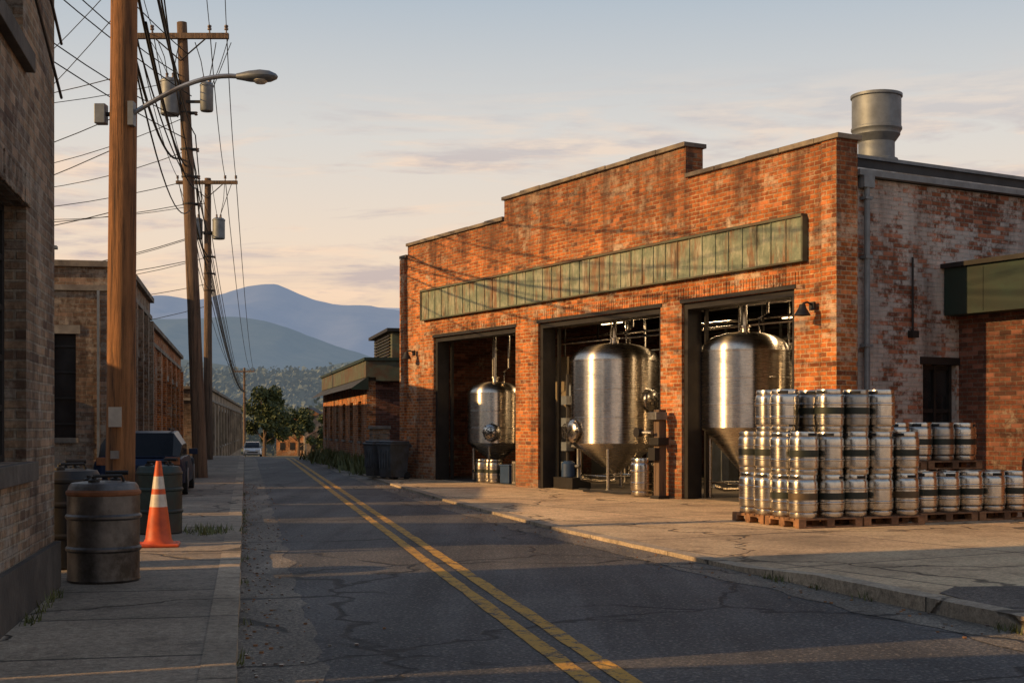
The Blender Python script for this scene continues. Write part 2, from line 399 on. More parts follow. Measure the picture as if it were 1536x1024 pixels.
strip('apron_pavement',lambda y:Rr(y)+.2,lambda y:60,.04,APRON,[y for y in YS if y<=60])
pm=MB(); rim=[(5.9,4),(3.75,10.5),(3.62,11.3)]+[(3.9+i*.7,11.75+.12*noise.noise(Vector((i*.9,0,0)))+i*.05) for i in range(16)]+[(14.5,4)]
pm.face([(x,y,.045) for x,y in rim][::-1],ASPD); pm.obj('asphalt_patch_pavement')
# ------------------------------------------------------------------ brewery
ROTB=math.atan2(-.867,.498)
bw=empty('brewery_building',(-3.07,37.18,0),ROTB)
S=17.15
doors=[(1.97,6.34,-1,3.82),(7.37,12.13,-1,3.84),(12.82,16.05,-1,3.86)]
step=[(-1,.38,6.12,9),(.38,5.79,6.42,9),(12.95,18,6.28,9)]
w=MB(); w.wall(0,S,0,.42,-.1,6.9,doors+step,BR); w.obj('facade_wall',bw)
w=MB()
w.wall(.42,11,S-.42,S-.08,-.1,5.68,[(2.05,2.9,.1,2.55)],BRW,'y')
w.wall(.42,11,0,.35,-.1,6,[],BRD,'y')
w.box(0,S-.08,11,11.35,-.1,6,BRD)
w.obj('side_walls',bw)
w=MB()
w.box(.35,S-.42,.42,11,5.45,5.6,ROOFM)
w.box(S-.55,S+.06,.42,11,5.70,5.80,ZINC)
w.box(S-1.1,S-.5,.6,11,5.8,6.12,ROOFM)
w.box(S-.5,S-.44,.6,11,5.8,5.95,GALV)
w.box(S-1.15,S-.45,.6,11,6.12,6.18,ZINC)
w.obj('roof',bw)
w=MB(); w.box(.35,S-.42,.3,11,-.05,.055,PLIN); w.obj('floor',bw)
w=MB()
for i in range(9): w.box(1+i*1.9,1.15+i*1.9,.45,10.9,4.6,4.95,DARK)
for j in range(3): w.box(.4,S-.5,2+j*3,2.12+j*3,4.35,4.58,DARK)
w.obj('ceiling_beams',bw)
w=MB()
def cop(x0,x1,z):
    x=x0
    while x<x1-.01:
        e_=min(x+.9,x1); w.box(x+.004,e_-.004,-.06-random.random()*.02,.48,z,z+.08+random.random()*.02,COP); x=e_
cop(-.05,.38,6.12); cop(.385,5.785,6.42); cop(5.74,13.0,6.9); cop(13.005,S+.05,6.28)
w.obj('coping',bw,bevel=.01)
w=MB(); 
w.box(.0,.30,-.07,-.002,0.02,6.1,BR); w.box(S-.36,S+.0,-.06,-.002,.02,6.26,BR)
w.obj('corner_pilasters',bw)
w=MB()
for a,b,_,h in doors:
    w.box(a-.04,b+.04,-.018,-.003,h+.0,h+.07,DARK)
    w.box(a+.002,a+.12,.06,.40,.055,h-.002,DARK); w.box(b-.12,b-.002,.06,.40,.055,h-.002,DARK)
    w.box(a+.12,b-.12,.06,.40,h-.12,h-.004,DARK)
    w.box(a+.1,b-.1,.45,.95,h-.05,h+.45,DARK)
    for x in (a+.16,b-.2): w.box(x,x+.05,.42,.5,.05,h,DARK)
w.obj('door_frames',bw)
w=MB(); random.seed(21)
for a,b,_,h in doors:
    x=a-.25
    while x<b+.2:
        w.box(x+.006,x+.074,-.010-random.random()*.006,-.002,h+.075,h+.285+random.random()*.01,BR)
        x+=.082
w.obj('soldier_courses',bw)
w=MB()
x0,x1,z0,z1=1.45,16.35,4.30,5.12
n=38; pw=(x1-x0)/n
for i in range(n):
    a=x0+i*pw; d=-.085-.02*random.random(); zb=z0+.03
    w.box(a+.006,a+pw-.006,d,-.02,zb,z1-.05,GREEN)
    w.box(a-.006,a+.006,d-.02,-.02,z0+.03,z1-.05,GREEN)
w.box(x0-.03,x1+.03,-.14,-.004,z1-.05,z1+.0,GREENT)
w.box(x0-.03,x1+.03,-.12,-.004,z0-.0,z0+.03,GREENT)
w.box(x0-.05,x0-.007,-.13,-.004,z0,z1-.05,GREENT); w.box(x1+.007,x1+.05,-.13,-.004,z0,z1-.05,GREENT)
w.obj('fascia_sign_panel',bw)
w=MB()
w.tube([(S+.02,.62,.05),(S+.02,.62,5.6)],.05,ZINC,10)
for z in (1.3,2.8,4.3,5.3): w.box(S-.07,S+.08,.54,.70,z,z+.05,ZINC)
w.box(S-.06,S+.08,.5,.74,5.5,5.7,ZINC)
w.tube([(S-.03,1.75,3.1),(S-.03,1.75,4.4)],.02,DARK,6); w.box(S-.07,S+.04,1.68,1.83,3.0,3.12,DARK)
w.obj('downspout',bw,smooth=True)
w=MB()
w.box(S-.30,S-.26,2.07,2.88,.1,2.53,GLASS)
for z in (.1,.9,1.7,2.47): w.box(S-.26,S-.2,2.07,2.88,z,z+.07,DARK)
for y in (2.05,2.44,2.83): w.box(S-.26,S-.19,y,y+.06,.1,2.55,DARK)
w.box(S-.2,S-.05,1.98,2.97,2.55,2.68,DARK)
w.obj('side_window',bw)
w=MB()
w.wall(S-.08,S+6,2.95,3.3,-.1,4.2,[],BRD)
w.box(S-.08,S+6,3.3,8,4.0,4.15,ROOFM)
w.obj('annex_wall',bw)
w=MB()
w.box(S-.05,S+6,2.55,2.946,3.42,4.25,GREEND)  # the awning's shade is put into its darkened green
for i in range(5): w.box(S+.8+i*1.2,S+.81+i*1.2,2.54,2.549,3.45,4.2,GREEND)
w.box(S-.08,S+6.05,2.48,3.35,4.25,4.33,DARK)
w.obj('annex_awning',bw)
w=MB()
w.box(10.0,24,15.5,22,-.1,9.4,BR); w.box(9.9,24.1,15.4,22.1,9.4,9.52,COP)
w.obj('rear_block',bw)
# interior: pipes, mezzanine walkway, ladder, cabinets
w=MB()
random.seed(3)
for i in range(7):
    x=1.2+i*2.35; w.tube([(x,8.6,.05),(x,8.6,4.6)],.05,GALV,8)
for z in (3.2,3.5,3.9,4.2): w.tube([(.6,7.5+z*.3,z),(S-.7,7.5+z*.3,z)],.045,GALV,8)
for z,y in ((3.80,3.2),(4.05,2.7),(3.6,2.5)): w.tube([(.6,y,z),(S-.7,y,z)],.035,PIPE,8)
for x in (3.6,5.2,8.0,10.9,11.6,13.7,14.9): 
    w.tube([(x,3.1,2.3),(x,3.1,4.6)],.028,DARK if int(x)%2 else GALV,8)
    w.lathe([(0,-.06),(.07,-.05),(.07,.05),(0,.06)],(x,3.1,3.1),PIPE,12)
for x in (2.6,7.9,11.3,15.2):
    w.box(x,x+.7,4.6,4.9,.05,2.1+random.random()*.5,ZINC); w.box(x+.1,x+.6,4.57,4.6,1.2,1.7,DARK)
w.obj('interior_piping',bw,smooth=True)
w=MB()
w.box(.5,S-.6,5.2,6.4,2.55,2.62,ZINC)
for z in (3.05,3.5): w.tube([(.5,5.2,z),(S-.6,5.2,z)],.022,GALV,6)
x=.6
while x<S-.7: w.tube([(x,5.2,2.6),(x,5.2,3.5)],.018,GALV,6); x+=.9
for x in (1,4.4,7.4,10.4,13.0,16.2): w.box(x,x+.1,5.2,5.3,.05,2.55,ZINC)
for s_ in (0,.45): w.tube([(12.3+s_,5.1,.05),(12.3+s_,5.1,3.5)],.025,GALV,6)
for i in range(9): w.tube([(12.3,5.1,.35+i*.3),(12.75,5.1,.35+i*.3)],.015,GALV,6)
w.obj('mezzanine_walkway',bw)
w=MB()
LAMP,nt,b=newmat('lit_tube'); b.inputs['Emission Color'].default_value=(1,.70,.36,1); b.inputs['Emission Strength'].default_value=8
TL=((9.0,3.4),(13.6,2.3),(15.0,4.2),(4.0,4.0),(11.0,6.2),(14.2,6.2),(8.0,6.8))
for x,y in TL:
    w.box(x,x+.9,y,y+.07,4.18,4.23,LAMP); w.box(x-.05,x+.95,y-.05,y+.12,4.235,4.3,DARK)
w.obj('tube_lights',bw)
for i,(x,y) in enumerate(TL):
    if i in (2,6): continue
    ld=bpy.data.lights.new('tube_glow','AREA'); ld.energy=48; ld.color=(1,.68,.36); ld.shape='RECTANGLE'; ld.size=1; ld.size_y=.1
    lo=bpy.data.objects.new('tube_glow',ld); col.objects.link(lo); lo.parent=bw; lo.location=(x+.45,y,4.1)
def tank(name,s,t,r,zleg,zbody0,zbody1,ztop,man=(),loc=None,parent=bw):
    e=empty(name); e.parent=None
    M=Matrix.Translation((-3.07,37.18,0))@Matrix.Rotation(ROTB,4,'Z')
    e.location=M@Vector((s,t,.055)); e.rotation_euler=(0,0,ROTB)
    m=MB()
    prof=[(.05,zleg),(.10,zleg+.02),(r*.97,zbody0),(r,zbody0+.03)]
    for k in (.32,.66):
        z=zbody0+(zbody1-zbody0)*k
        prof+=[(r,z-.014),(r+.004,z-.008),(r+.004,z+.008),(r,z+.014)]
    prof+=[(r,zbody1),(r+.012,zbody1+.005),(r+.012,zbody1+.03),(r-.01,zbody1+.035)]
    for k in range(1,9):
        a=k/8*math.pi/2; prof.append((max(.09,(r-.01)*math.cos(a)**.8),zbody1+.035+(ztop-zbody1-.035)*math.sin(a)))
    prof+=[(.09,ztop),(.09,ztop+.1),(.12,ztop+.1),(.12,ztop+.13),(0,ztop+.13)]
    m.lathe(prof,(0,0,0),STEEL,64)
    m.obj('vessel',e,smooth=True,ang=25)
    m=MB()
    for k in range(4):
        a=math.pi/4+k*math.pi/2; x,y=r*.8*math.cos(a),r*.8*math.sin(a)
        m.tube([(x,y,0),(x,y,zbody0+.05)],.045,PIPE,10); m.lathe([(0,0),(.08,0),(.08,.02),(0,.02)],(x,y,0),PIPE,12)
        x2,y2=r*.8*math.cos(a+math.pi/2),r*.8*math.sin(a+math.pi/2)
        m.tube([(x,y,.3),(x2,y2,.3)],.02,PIPE,6)
    m.tube([(0,0,ztop+.1),(0,0,4.3)],.045,PIPE,10)
    m.tube([(.3,.1,ztop-.05),(.3,.1,ztop+.25),(.55,.1,ztop+.35),(.55,.1,4.3)],.03,PIPE,8)
    m.tube([(-.3,.1,ztop-.05),(-.3,.1,4.2)],.022,PIPE,8)
    m.tube([(0,0,zleg+.05),(0,0,.18),(0,-r*.6,.18),(0,-r*.9,.25)],.04,PIPE,8)
    m.obj('legs_and_pipes',e,smooth=True)
    for (ang,z,rr) in man:
        m=MB()
        R=Matrix.Rotation(ang,3,'Z')@Matrix.Rotation(math.pi/2,3,'Y')
        c=(r*.93*math.cos(ang),r*.93*math.sin(ang),z)
        m.lathe([(rr*.75,-.05),(rr*.75,.10),(rr,.10),(rr,.14),(rr*.9,.17),(rr*.5,.21),(0,.22)],c,PIPE,28,M=R)
        m.lathe([(rr*.6,.29),(rr*.64,.30),(rr*.6,.31),(rr*.56,.30),(rr*.6,.29)],c,DARK,20,M=R)
        for k in range(3):
            a=k*math.pi/3; d=R@Vector((math.cos(a)*rr*.6,math.sin(a)*rr*.6,.30)); d2=R@Vector((-math.cos(a)*rr*.6,-math.sin(a)*rr*.6,.30))
            m.tube([Vector(c)+d,Vector(c)+d2],.014,DARK,6)
        for k in range(8):
            a=k*math.pi/4; d=R@Vector((math.cos(a)*rr,math.sin(a)*rr,.12)); d2=R@Vector((math.cos(a)*rr,math.sin(a)*rr,.18))
            m.tube([Vector(c)+d,Vector(c)+d2],.016,DARK,6)
        m.obj('manway',e,smooth=True)
    return e
hp=-math.pi/2
tank('brewing_tank',3.1,1.25,.74,.45,.95,2.25,2.58,[(hp+.95,1.25,.23)])
tank('brewing_tank',8.75,1.2,1.0,.35,1.0,2.86,3.28,[(hp-.15,1.30,.27),(hp+1.85,1.98,.25)])
tank('brewing_tank',13.35,1.15,.86,.5,1.35,2.85,3.25,[])
tank('brewing_tank',11.6,4.0,.8,.4,1.0,2.7,3.1)
tank('brewing_tank',15.3,3.7,.8,.4,1.0,2.7,3.1)
tank('brewing_tank',5.6,3.8,.7,.4,1.0,2.6,3.0)
ML=Matrix.Translation((-3.07,37.18,0))@Matrix.Rotation(ROTB,4,'Z')
def BW(s,t,z): return ML@Vector((s,t,z))
w=MB()
for i in range(5): w.box(2.25+i*.36,2.59+i*.36,2.9,2.96,.05,3.3,WOODF)
w.obj('timber_partition',bw)
# ------------------------------------------------------------------ wall lamps
def walllamp(s,z):
    m=MB(); m.box(-.06,.06,-.05,-.005,-.06,.08,DARK)
    m.tube([(0,-.04,.03),(0,-.14,.07),(0,-.22,.05),(0,-.25,-.0)],.018,DARK,8)
    m.lathe([(.0,.06),(.05,.05),(.07,-.02),(.13,-.12),(.14,-.14),(.12,-.13),(.04,-.03)],(0,-.25,-.02),DARK,20)
    m.obj('wall_lamp',None,True,BW(s,-.06,z),ROTB)
walllamp(.95,3.45); walllamp(16.6,3.5)
# ------------------------------------------------------------------ rooftop vent
m=MB()
m.lathe([(.34,-.2),(.34,.62),(.40,.64),(.40,.70),(.34,.72),(.34,1.02),(.44,1.16),(.44,1.2),(.46,1.24),(.475,1.26),(.475,1.30),(.46,1.31),(.46,1.86),(.485,1.88),(.485,1.93),(.45,1.94),(.43,1.85),(0,1.8)],(0,0,0),ZINC,40)
m.box(-.55,.55,-.55,.55,-.4,.42,ZINC)
m.obj('rooftop_vent',None,True,(6.97,25.5,5.85),ROTB,ang=30)
# ------------------------------------------------------------------ kegs
def kegmesh(name,steel,band,r=.205,h=.6):
    k=MB(); 
    pr=[(0,.04),(.15,.03),(.165,0),(.188,0),(.195,.02),(.193,.065),(.186,.075),(.203,.10),(.205,.12),(.205,.185),(.214,.195),(.214,.212),(.205,.222),(.205,.25),(.206,.345),(.205,.375),(.214,.385),(.214,.402),(.205,.412),(.205,.49),(.200,.51),(.186,.53),(.193,.54),(.195,.58),(.188,.6),(.170,.598),(.168,.545),(.12,.56),(.045,.57),(.045,.585),(0,.588)]
    f=lambda z,i: band if (band and .26<z<.34) else (RUBBER if (.545<z<.578 and i%16 in(2,3,4,5)) else None)
    k.lathe([(a*r/.205,b*h/.6) for a,b in pr],(0,0,0),steel,32,f)
    return k.mesh(name,True,28)
KM=[kegmesh('keg_a',KEGS,BAND),kegmesh('keg_b',KEGS,None),kegmesh('keg_c',KEGS,BAND2),kegmesh('keg_d',KEGD,BAND)]
random.seed(11)
def keg(p,me=None,s=1):
    o=bpy.data.objects.new('beer_keg',me or random.choices(KM,(4,4,2,2))[0]); col.objects.link(o)
    o.location=p; o.rotation_euler=(random.uniform(-.006,.006),random.uniform(-.006,.006),random.random()*6.28); o.scale=(s,s,s*(1+random.uniform(-.01,.01)))
def palletmesh(W,D):
    p=MB()
    for i in range(7):
        y=i*(D-.1)/6; p.box(0,W,y,y+.1+random.uniform(-.01,.01),.108,.13,PALW)
    for i in range(3):
        x=i*(W-.12)/2
        p.box(x,x+.12,0,D,.09,.107,PALW)
        for j in range(3):
            y=j*(D-.14)/2; p.box(x,x+.12,y,y+.14,.022,.089,PALW)
    for j in range(3):
        y=j*(D-.1)/2; p.box(0,W,y,y+.1,0,.021,PALW)
    return p.mesh('pallet')
PM=palletmesh(1.06,.86)
ang=math.atan2(.37,.93); U=Vector((.93,.37,0)).normalized(); V=Vector((-.37,.93,0)).normalized()
def pallet(p,a=ang):
    o=bpy.data.objects.new('wooden_pallet',PM); col.objects.link(o); o.location=p; o.rotation_euler=(0,0,a)
O=Vector((3.97,18.45,.045))
for i in range(2):
    for j in range(2): pallet(O+U*(i*1.09)+V*(j*.9)+Vector((0,0,0)),ang+random.uniform(-.01,.01))
def J(a=.016): return Vector((random.uniform(-a,a),random.uniform(-a,a),0))
for l in range(3):
    for i in range(5):
        for j in range(4):
            if l==2 and (i==4 and j<2): continue
            if l==2 and i==0 and j in (0,3): continue
            if l==1 and i==4 and j==3: continue
            keg(O+U*(.22+i*.43)+V*(.22+j*.44)+Vector((0,0,.132+l*.602))+J())
O2=O+U*2.35+V*.35
for i in range(2): pallet(O2+U*(i*1.09),ang+.01)
for i in range(5):
    for j in range(2): keg(O2+U*(.22+i*.43)+V*(.22+j*.42)+Vector((0,0,.132))+J())
O3=O2+V*1.05-U*.1
for i in range(2):
    pallet(O3+U*(i*1.09)); pallet(O3+U*(i*1.09)+Vector((0,0,.738)))
for i in range(5):
    for j in range(2):
        for l in range(2):
            keg(O3+U*(.22+i*.43)+V*(.22+j*.42)+Vector((0,0,.132+l*.738))+J())
keg(BW(11.55,-.02,.055)+Vector((0,0,0)),KM[1],1.25)
for s,t in ((3.9,.45),(4.25,.5),(4.6,.42),(3.6,.6)): keg(BW(s,t,.055),KM[3],.95)
m=MB(); m.box(0,.45,0,.4,0,.42,BLUEP); m.box(-.02,.47,-.02,.42,.42,.46,BLUEP); m.obj('storage_bin',None,False,BW(4.95,.35,.06),ROTB,.015)
m=MB(); m.box(0,.5,0,.4,0,.55,CONC); 
for i in range(6): m.box(.03+i*.075,.06+i*.075,-.01,-.002,.06,.5,DARK)
m.obj('condenser_unit',None,False,BW(5.55,.35,.06),ROTB,.01)
m=MB()
m.box(-.09,.09,-.09,.09,0,1.75,POLEG); m.box(-.16,.16,-.16,.10,1.05,1.2,DARK); m.box(-.14,.14,-.2,.08,1.55,1.7,GALV); m.box(-.10,.12,-.22,-.09,.75,1.0,DARK)
m.box(-.14,.14,-.14,.14,0,.06,DARK); m.tube([(0,-.2,1.3),(-.3,-.3,1.3)],.03,GALV,8); m.tube([(-.3,-.36,1.3),(-.3,-.24,1.3)],.09,DARK,14)
m.obj('control_post',None,False,BW(12.45,-.25,.04),ROTB,.01)
e=empty('pump_rig',BW(7.95,.45,.055),ROTB)
m=MB()
m.tube([(0,0,0),(0,0,2.6)],.05,DARK,10); m.tube([(.28,.1,0),(.28,.1,2.0)],.035,GALV,10)
for z in (.5,.95,1.5,2.0): m.tube([(-.15,0,z),(.4,.06,z)],.04,GALV,8); m.box(-.1,.12,-.12,.1,z-.1,z+.1,ZINC)
m.box(-.3,.5,-.2,.3,0,.25,DARK); m.lathe([(0,0),(.16,0),(.16,.3),(.1,.36),(0,.36)],(.1,-.05,.26),BLUEP,20)
m.obj('frame_and_valves',e,True)
m=MB(); m.box(0,.5,0,.06,1.9,2.4,DARK); m.box(.05,.45,-.004,-.001,1.95,2.35,ZINC); m.obj('gauge_board',e)
m=MB()
pts=[]
for i in range(30):
    t=i/29; pts.append((8.9+2.3*t+.15*math.sin(t*9),.15-.35*math.sin(t*3.1)+.1*math.sin(t*13),.08))
m.tube(pts,.022,RUBBER,8)
m.obj('hose',None,True,(-3.07,37.18,0),ROTB)
def bin_(p,rot,sx,c):
    m=MB(); 
    a=[(-.30,-.32),(.30,-.32),(.30,.32),(-.30,.32)]; lo=[(x*.82,y*.82,.06) for x,y in a]; hi=[(x,y,.92) for x,y in a]
    for i in range(4): m.face([lo[i],lo[(i+1)%4],hi[(i+1)%4],hi[i]],c)
    m.face(lo[::-1],c)
    m.box(-.33,.33,-.35,.35,.92,.97,c); m.box(-.28,.28,-.28,.34,.97,1.03,c); m.box(-.3,.3,.35,.40,.86,.93,c)
    for i in range(4): m.box(-.2+i*.12,-.17+i*.12,-.335,-.30,.3,.8,c)
    for x in (-.25,.25): m.tube([(x-.03,.28,.1),(x+.03,.28,.1)],.1,RUBBER,14)
    m.obj('trash_bin',None,False,p,rot,.02)
BINC=simple('bin_plastic',(.07,.08,.095),.55,0,.4,4,.1,(.04,.035,.03))
bin_(BW(.1,-.75,.04),ROTB,1,BINC); bin_(BW(.95,-.7,.04),ROTB+.2,1,BINC); bin_(BW(-.6,-.45,.04),ROTB,1,BINC)
# ------------------------------------------------------------------ small brick workshop beyond brewery
wk=empty('brick_workshop',(-4.9,45.0,0),math.radians(90+13))
w=MB()
Lw=17
holes=[(1.6+i*2.7,2.6+i*2.7,.95,2.35) for i in range(6)]
w.wall(0,Lw,-.3,0,-.6,3.0,holes,BR)
w.obj('walls',wk)
w=MB()
w.wall(-6,-.3,0,.3,-.6,3.0,[(-2.2,-1.2,0,2.2)],BRD,'y')
w.obj('end_wall',wk)
w=MB()
for h in holes:
    w.box(h[0]+.01,h[1]-.01,-.2,-.16,h[2],h[3],GLASS); w.box(h[0]-.05,h[1]+.05,-.05,.05,h[2]-.08,h[2],CONC)
    w.box((h[0]+h[1])/2-.03,(h[0]+h[1])/2+.03,-.16,-.12,h[2],h[3],DARK); w.box(h[0],h[1],-.16,-.12,1.6,1.66,DARK)
w.obj('windows',wk)
w=MB()
w.face([(-.3,.55,2.75),(Lw+.2,.55,2.75),(Lw+.2,-.02,3.15),(-.3,-.02,3.15)],ROOFM)
w.face([(-.3,.55,2.70),(-.3,.55,2.75),(-.3,-.02,3.15),(-.3,-.02,2.70)],GREEND)
w.box(-.25,Lw,-.28,.06,3.12,3.68,GREENT); w.box(-.3,Lw+.05,-.35,.12,3.68,3.78,GREEND)
w.box(-.25,.1,-6,-.28,3.0,3.68,GREENT); w.box(-.32,.15,-6,-.28,3.68,3.78,GREEND)
w.box(.1,Lw,-6,-.3,3.3,3.5,ROOFM)
w.obj('roof_fascia',wk)
w=MB()
w.box(1.0,6,-4.6,-1.0,3.5,4.75,GREENT); w.box(.8,6.2,-4.8,-.8,4.75,4.86,DARK)
for i in range(10): w.box(.93,1.0-.002,-3.9,-1.3,3.62+i*.11,3.67+i*.11,DARK); w.box(1.4,5.6,-1.0+.002,-.94,3.62+i*.11,3.67+i*.11,DARK)
w.obj('louvred_roof_monitor',wk)
m=MB(); m.box(0,.55,0,.55,0,1.35,BRA); m.box(-.04,.59,-.04,.59,1.35,1.45,CONC); 
for i in range(7): m.box(-.02,.57,-.02,.57,.1+i*.18,.13+i*.18,CONC)
m.obj('gate_pillar',None,False,(-4.45,42.6,0.03),.3,.02)
# ------------------------------------------------------------------ left near building
ln=empty('tan_brick_building',(-3.81,11.1,0.0),math.atan2(-1,.2))
w=MB()
H1=6.7
hl=[(1.45,2.95,1.2,3.05),(1.6,2.95,4.15,6.2)]
w.wall(0,4.2,-.35,0,-.1,H1,hl,BRL)
w.wall(-7,-.35,0,.35,-.1,H1,[],BRL,'y'); w.wall(-7,-.35,3.85,4.2,-.1,H1,[],BRL,'y')
w.box(0,4.2,-7.35,-7,-.1,H1,BRL); w.box(.35,3.85,-7,-.35,H1-.3,H1-.1,ROOFM)
w.obj('walls',ln)
w=MB()
for h in hl:
    w.box(h[0],h[1],-.24,-.2,h[2],h[3],GLASS)
    for i in range(5):
        x=h[0]+i*(h[1]-h[0]-.05)/4; w.box(x,x+.05,-.2,-.15,h[2],h[3],DARK)
    for i in range(6):
        z=h[2]+i*(h[3]-h[2]-.05)/5; w.box(h[0],h[1],-.195,-.155,z,z+.05,DARK)
    w.box(h[0]-.12,h[1]+.12,-.1,.07,h[2]-.14,h[2]-.002,PLIN)
    x=h[0]-.1
    while x<h[1]+.05:
        w.box(x+.005,x+.065,.002,.018+random.random()*.012,h[3],h[3]+.21,BRL); x+=.072
w.obj('windows',ln,bevel=.006)
w=MB()
w.box(-.03,4.2,.002,.05,.1,.50,PLIN)
w.tube([(-.09,-.12,.1),(-.09,-.12,6.7)],.055,DARK,10)
for i in range(3): w.tube([(-.05,.05,4.2+i*.45),(2,.12,4.5+i*.45),(4.2,.05,4.6+i*.45)],.012,DARK,6)
w.box(-.08,4.28,.003,.09,H1-.2,H1+.1,COP)
w.obj('plinth_and_pipe',ln)
lb=empty('unseen_shade_building',(-3.81+.2*5.2,11.1-5.2,0),math.atan2(-1,.2))  # unseen building behind camera, added to shade foreground and leave a sun streak
w=MB(); w.wall(0,16,-.35,0,-.1,3.4,[(2+i*3,3.4+i*3,1.1,2.7) for i in range(4)],BRD); w.box(0,16,-7,-.36,-.1,3.4,BRD)
w.obj('walls',lb)
w=MB()
for i in range(4): w.box(2+i*3,3.4+i*3,-.3,-.25,1.1,2.7,GLASS)
w.obj('windows',lb)
for (x0,x1,y0,y1,h) in ((-21,-10.4,12.8,16.0,4.1),(-21,-10.6,18.6,20.8,4.0),(-21,-10.6,22.8,27.6,3.7)):  # unseen sheds added to shade the road, gaps let sun streaks through
    e=empty('unseen_shade_shed',(0,0,0)); w=MB(); w.box(x0,x1,y0,y1,0,h,STUC); w.box(x0-.2,x1+.2,y0-.2,y1+.2,h,h+.12,ROOFM); w.obj('walls',e)
    w=MB(); w.box(x1+.002,x1+.05,y0+.3,y0+2.0,.1,2.6,ZINC); 
    for i in range(9): w.box(x1+.05,x1+.07,y0+.3,y0+2.0,.25+i*.27,.29+i*.27,DARK)
    w.obj('door',e)
# ------------------------------------------------------------------ left street buildings
def lbuild(name,y0,y1,h,mat,holes,cop_=.14,off=-3.0,depth=10,slope=-.2,pil=0,endholes=(),endmat=None,z0=0,glass=GLASS,x0=None):
    xs=off+slope*y0 if x0 is None else x0
    e=empty(name,(xs,y0,gz(y0)*.8+z0),math.atan2(1,slope))
    Ln=math.hypot(y1-y0,slope*(y1-y0))
    w=MB(); w.wall(0,Ln,0,.35,-1.5,h,holes,mat)
    w.wall(.35,depth,0,.35,-1.5,h,list(endholes),endmat or mat,'y')
    w.box(.35,Ln,depth-.3,depth,-1.5,h,mat); w.box(Ln-.35,Ln,.35,depth-.3,-1.5,h,mat)
    w.box(.35,Ln-.35,.35,depth-.3,h-.5,h-.35,ROOFM); w.obj('walls',e)
    w=MB(); w.box(-.1,Ln+.1,-.12,.42,h,h+cop_,COP); w.box(-.1,.42,.42,depth,h,h+cop_,COP)
    w.box(-.06,Ln,-.07,-.003,h-.55,h-.42,CONC); w.box(-.07,-.003,.0,depth,h-.55,h-.42,CONC)
    w.obj('cornice',e)
    w=MB()
    for q in holes:
        w.box(q[0],q[1],.2,.24,q[2],q[3],glass)
        w.box((q[0]+q[1])/2-.03,(q[0]+q[1])/2+.03,.14,.198,q[2],q[3],DARK)
        w.box(q[0],q[1],.14,.198,(q[2]+q[3])/2,(q[2]+q[3])/2+.06,DARK)
        w.box(q[0]-.08,q[1]+.08,-.06,.1,q[2]-.12,q[2]-.002,CONC); w.box(q[0]-.1,q[1]+.1,-.03,-.003,q[3],q[3]+.2,CONC)
    for q in endholes:
        w.box(.2,.24,q[0],q[1],q[2],q[3],glass); w.box(-.06,.1,q[0]-.06,q[1]+.06,q[2]-.12,q[2]-.002,CONC)
        w.box(-.03,-.003,q[0]-.1,q[1]+.1,q[3],q[3]+.2,CONC)
        for i in range(4): w.box(.15,.198,q[0],q[1],q[2]+(i+.5)*(q[3]-q[2])/4,q[2]+(i+.5)*(q[3]-q[2])/4+.04,DARK)
    w.obj('windows',e)
    if pil:
        w=MB()
        for i in range(pil+1):
            x=i*(Ln-.4)/pil; w.box(x,x+.4,-.12,-.003,-.5,h-.6,mat)
        for i in range(3): w.box(-.10,-.003,.0+i*2.2,.35+i*2.2,-.5,h-.6,endmat or mat)
        w.obj('pilasters',e)
    w=MB()
    for i in range(max(1,int(Ln/5))):
        x=1.2+i*4.7; w.tube([(x,1.6,h-.4),(x,1.6,h+.55)],.07,ZINC,10); w.box(x-.13,x+.13,1.47,1.73,h+.55,h+.62,ZINC)
        w.box(x+1,x+1.8,2.4,3.2,h-.35,h+.35,ZINC)
    w.obj('roof_vents',e)
    return e
ts=lbuild('tan_storefront',31,35.2,5.15,BRG,[(1,3.2,1,3.4)],pil=2,endholes=[(.9,1.4,1.2,3.6),(2.7,3.5,.8,3.2)],endmat=BRG)
w=MB(); w.box(-.16,-.105,1.55,2.35,-.1,2.3,STUC); w.box(-.14,-.11,.36,.42,-.1,4.6,ZINC); w.box(-.25,-.105,3.7,4.1,1.2,1.8,ZINC); w.obj('door_and_drainpipe',ts)
lbuild('stone_storefront',35.4,42,5.35,BRG,[(1+i*2,2.1+i*2,.9,3.4) for i in range(3)],pil=3)
lbuild('brick_storefront',42.2,62,4.6,BR,[(1.2,2.4,.1,3.2),(4.2,5.4,.1,3.2),(7,9.8,.1,3.2),(11,13.8,.1,3.2),(15.5,18.5,.1,3.2)],pil=6,endmat=BRA)
lbuild('low_shop_building',64,128,3.3,STUC,[(1+i*4,3.2+i*4,.4,2.4) for i in range(14)],pil=14,slope=-.178,x0=-14.6,endholes=[(1.5,3,.6,2.4)],endmat=BRG)
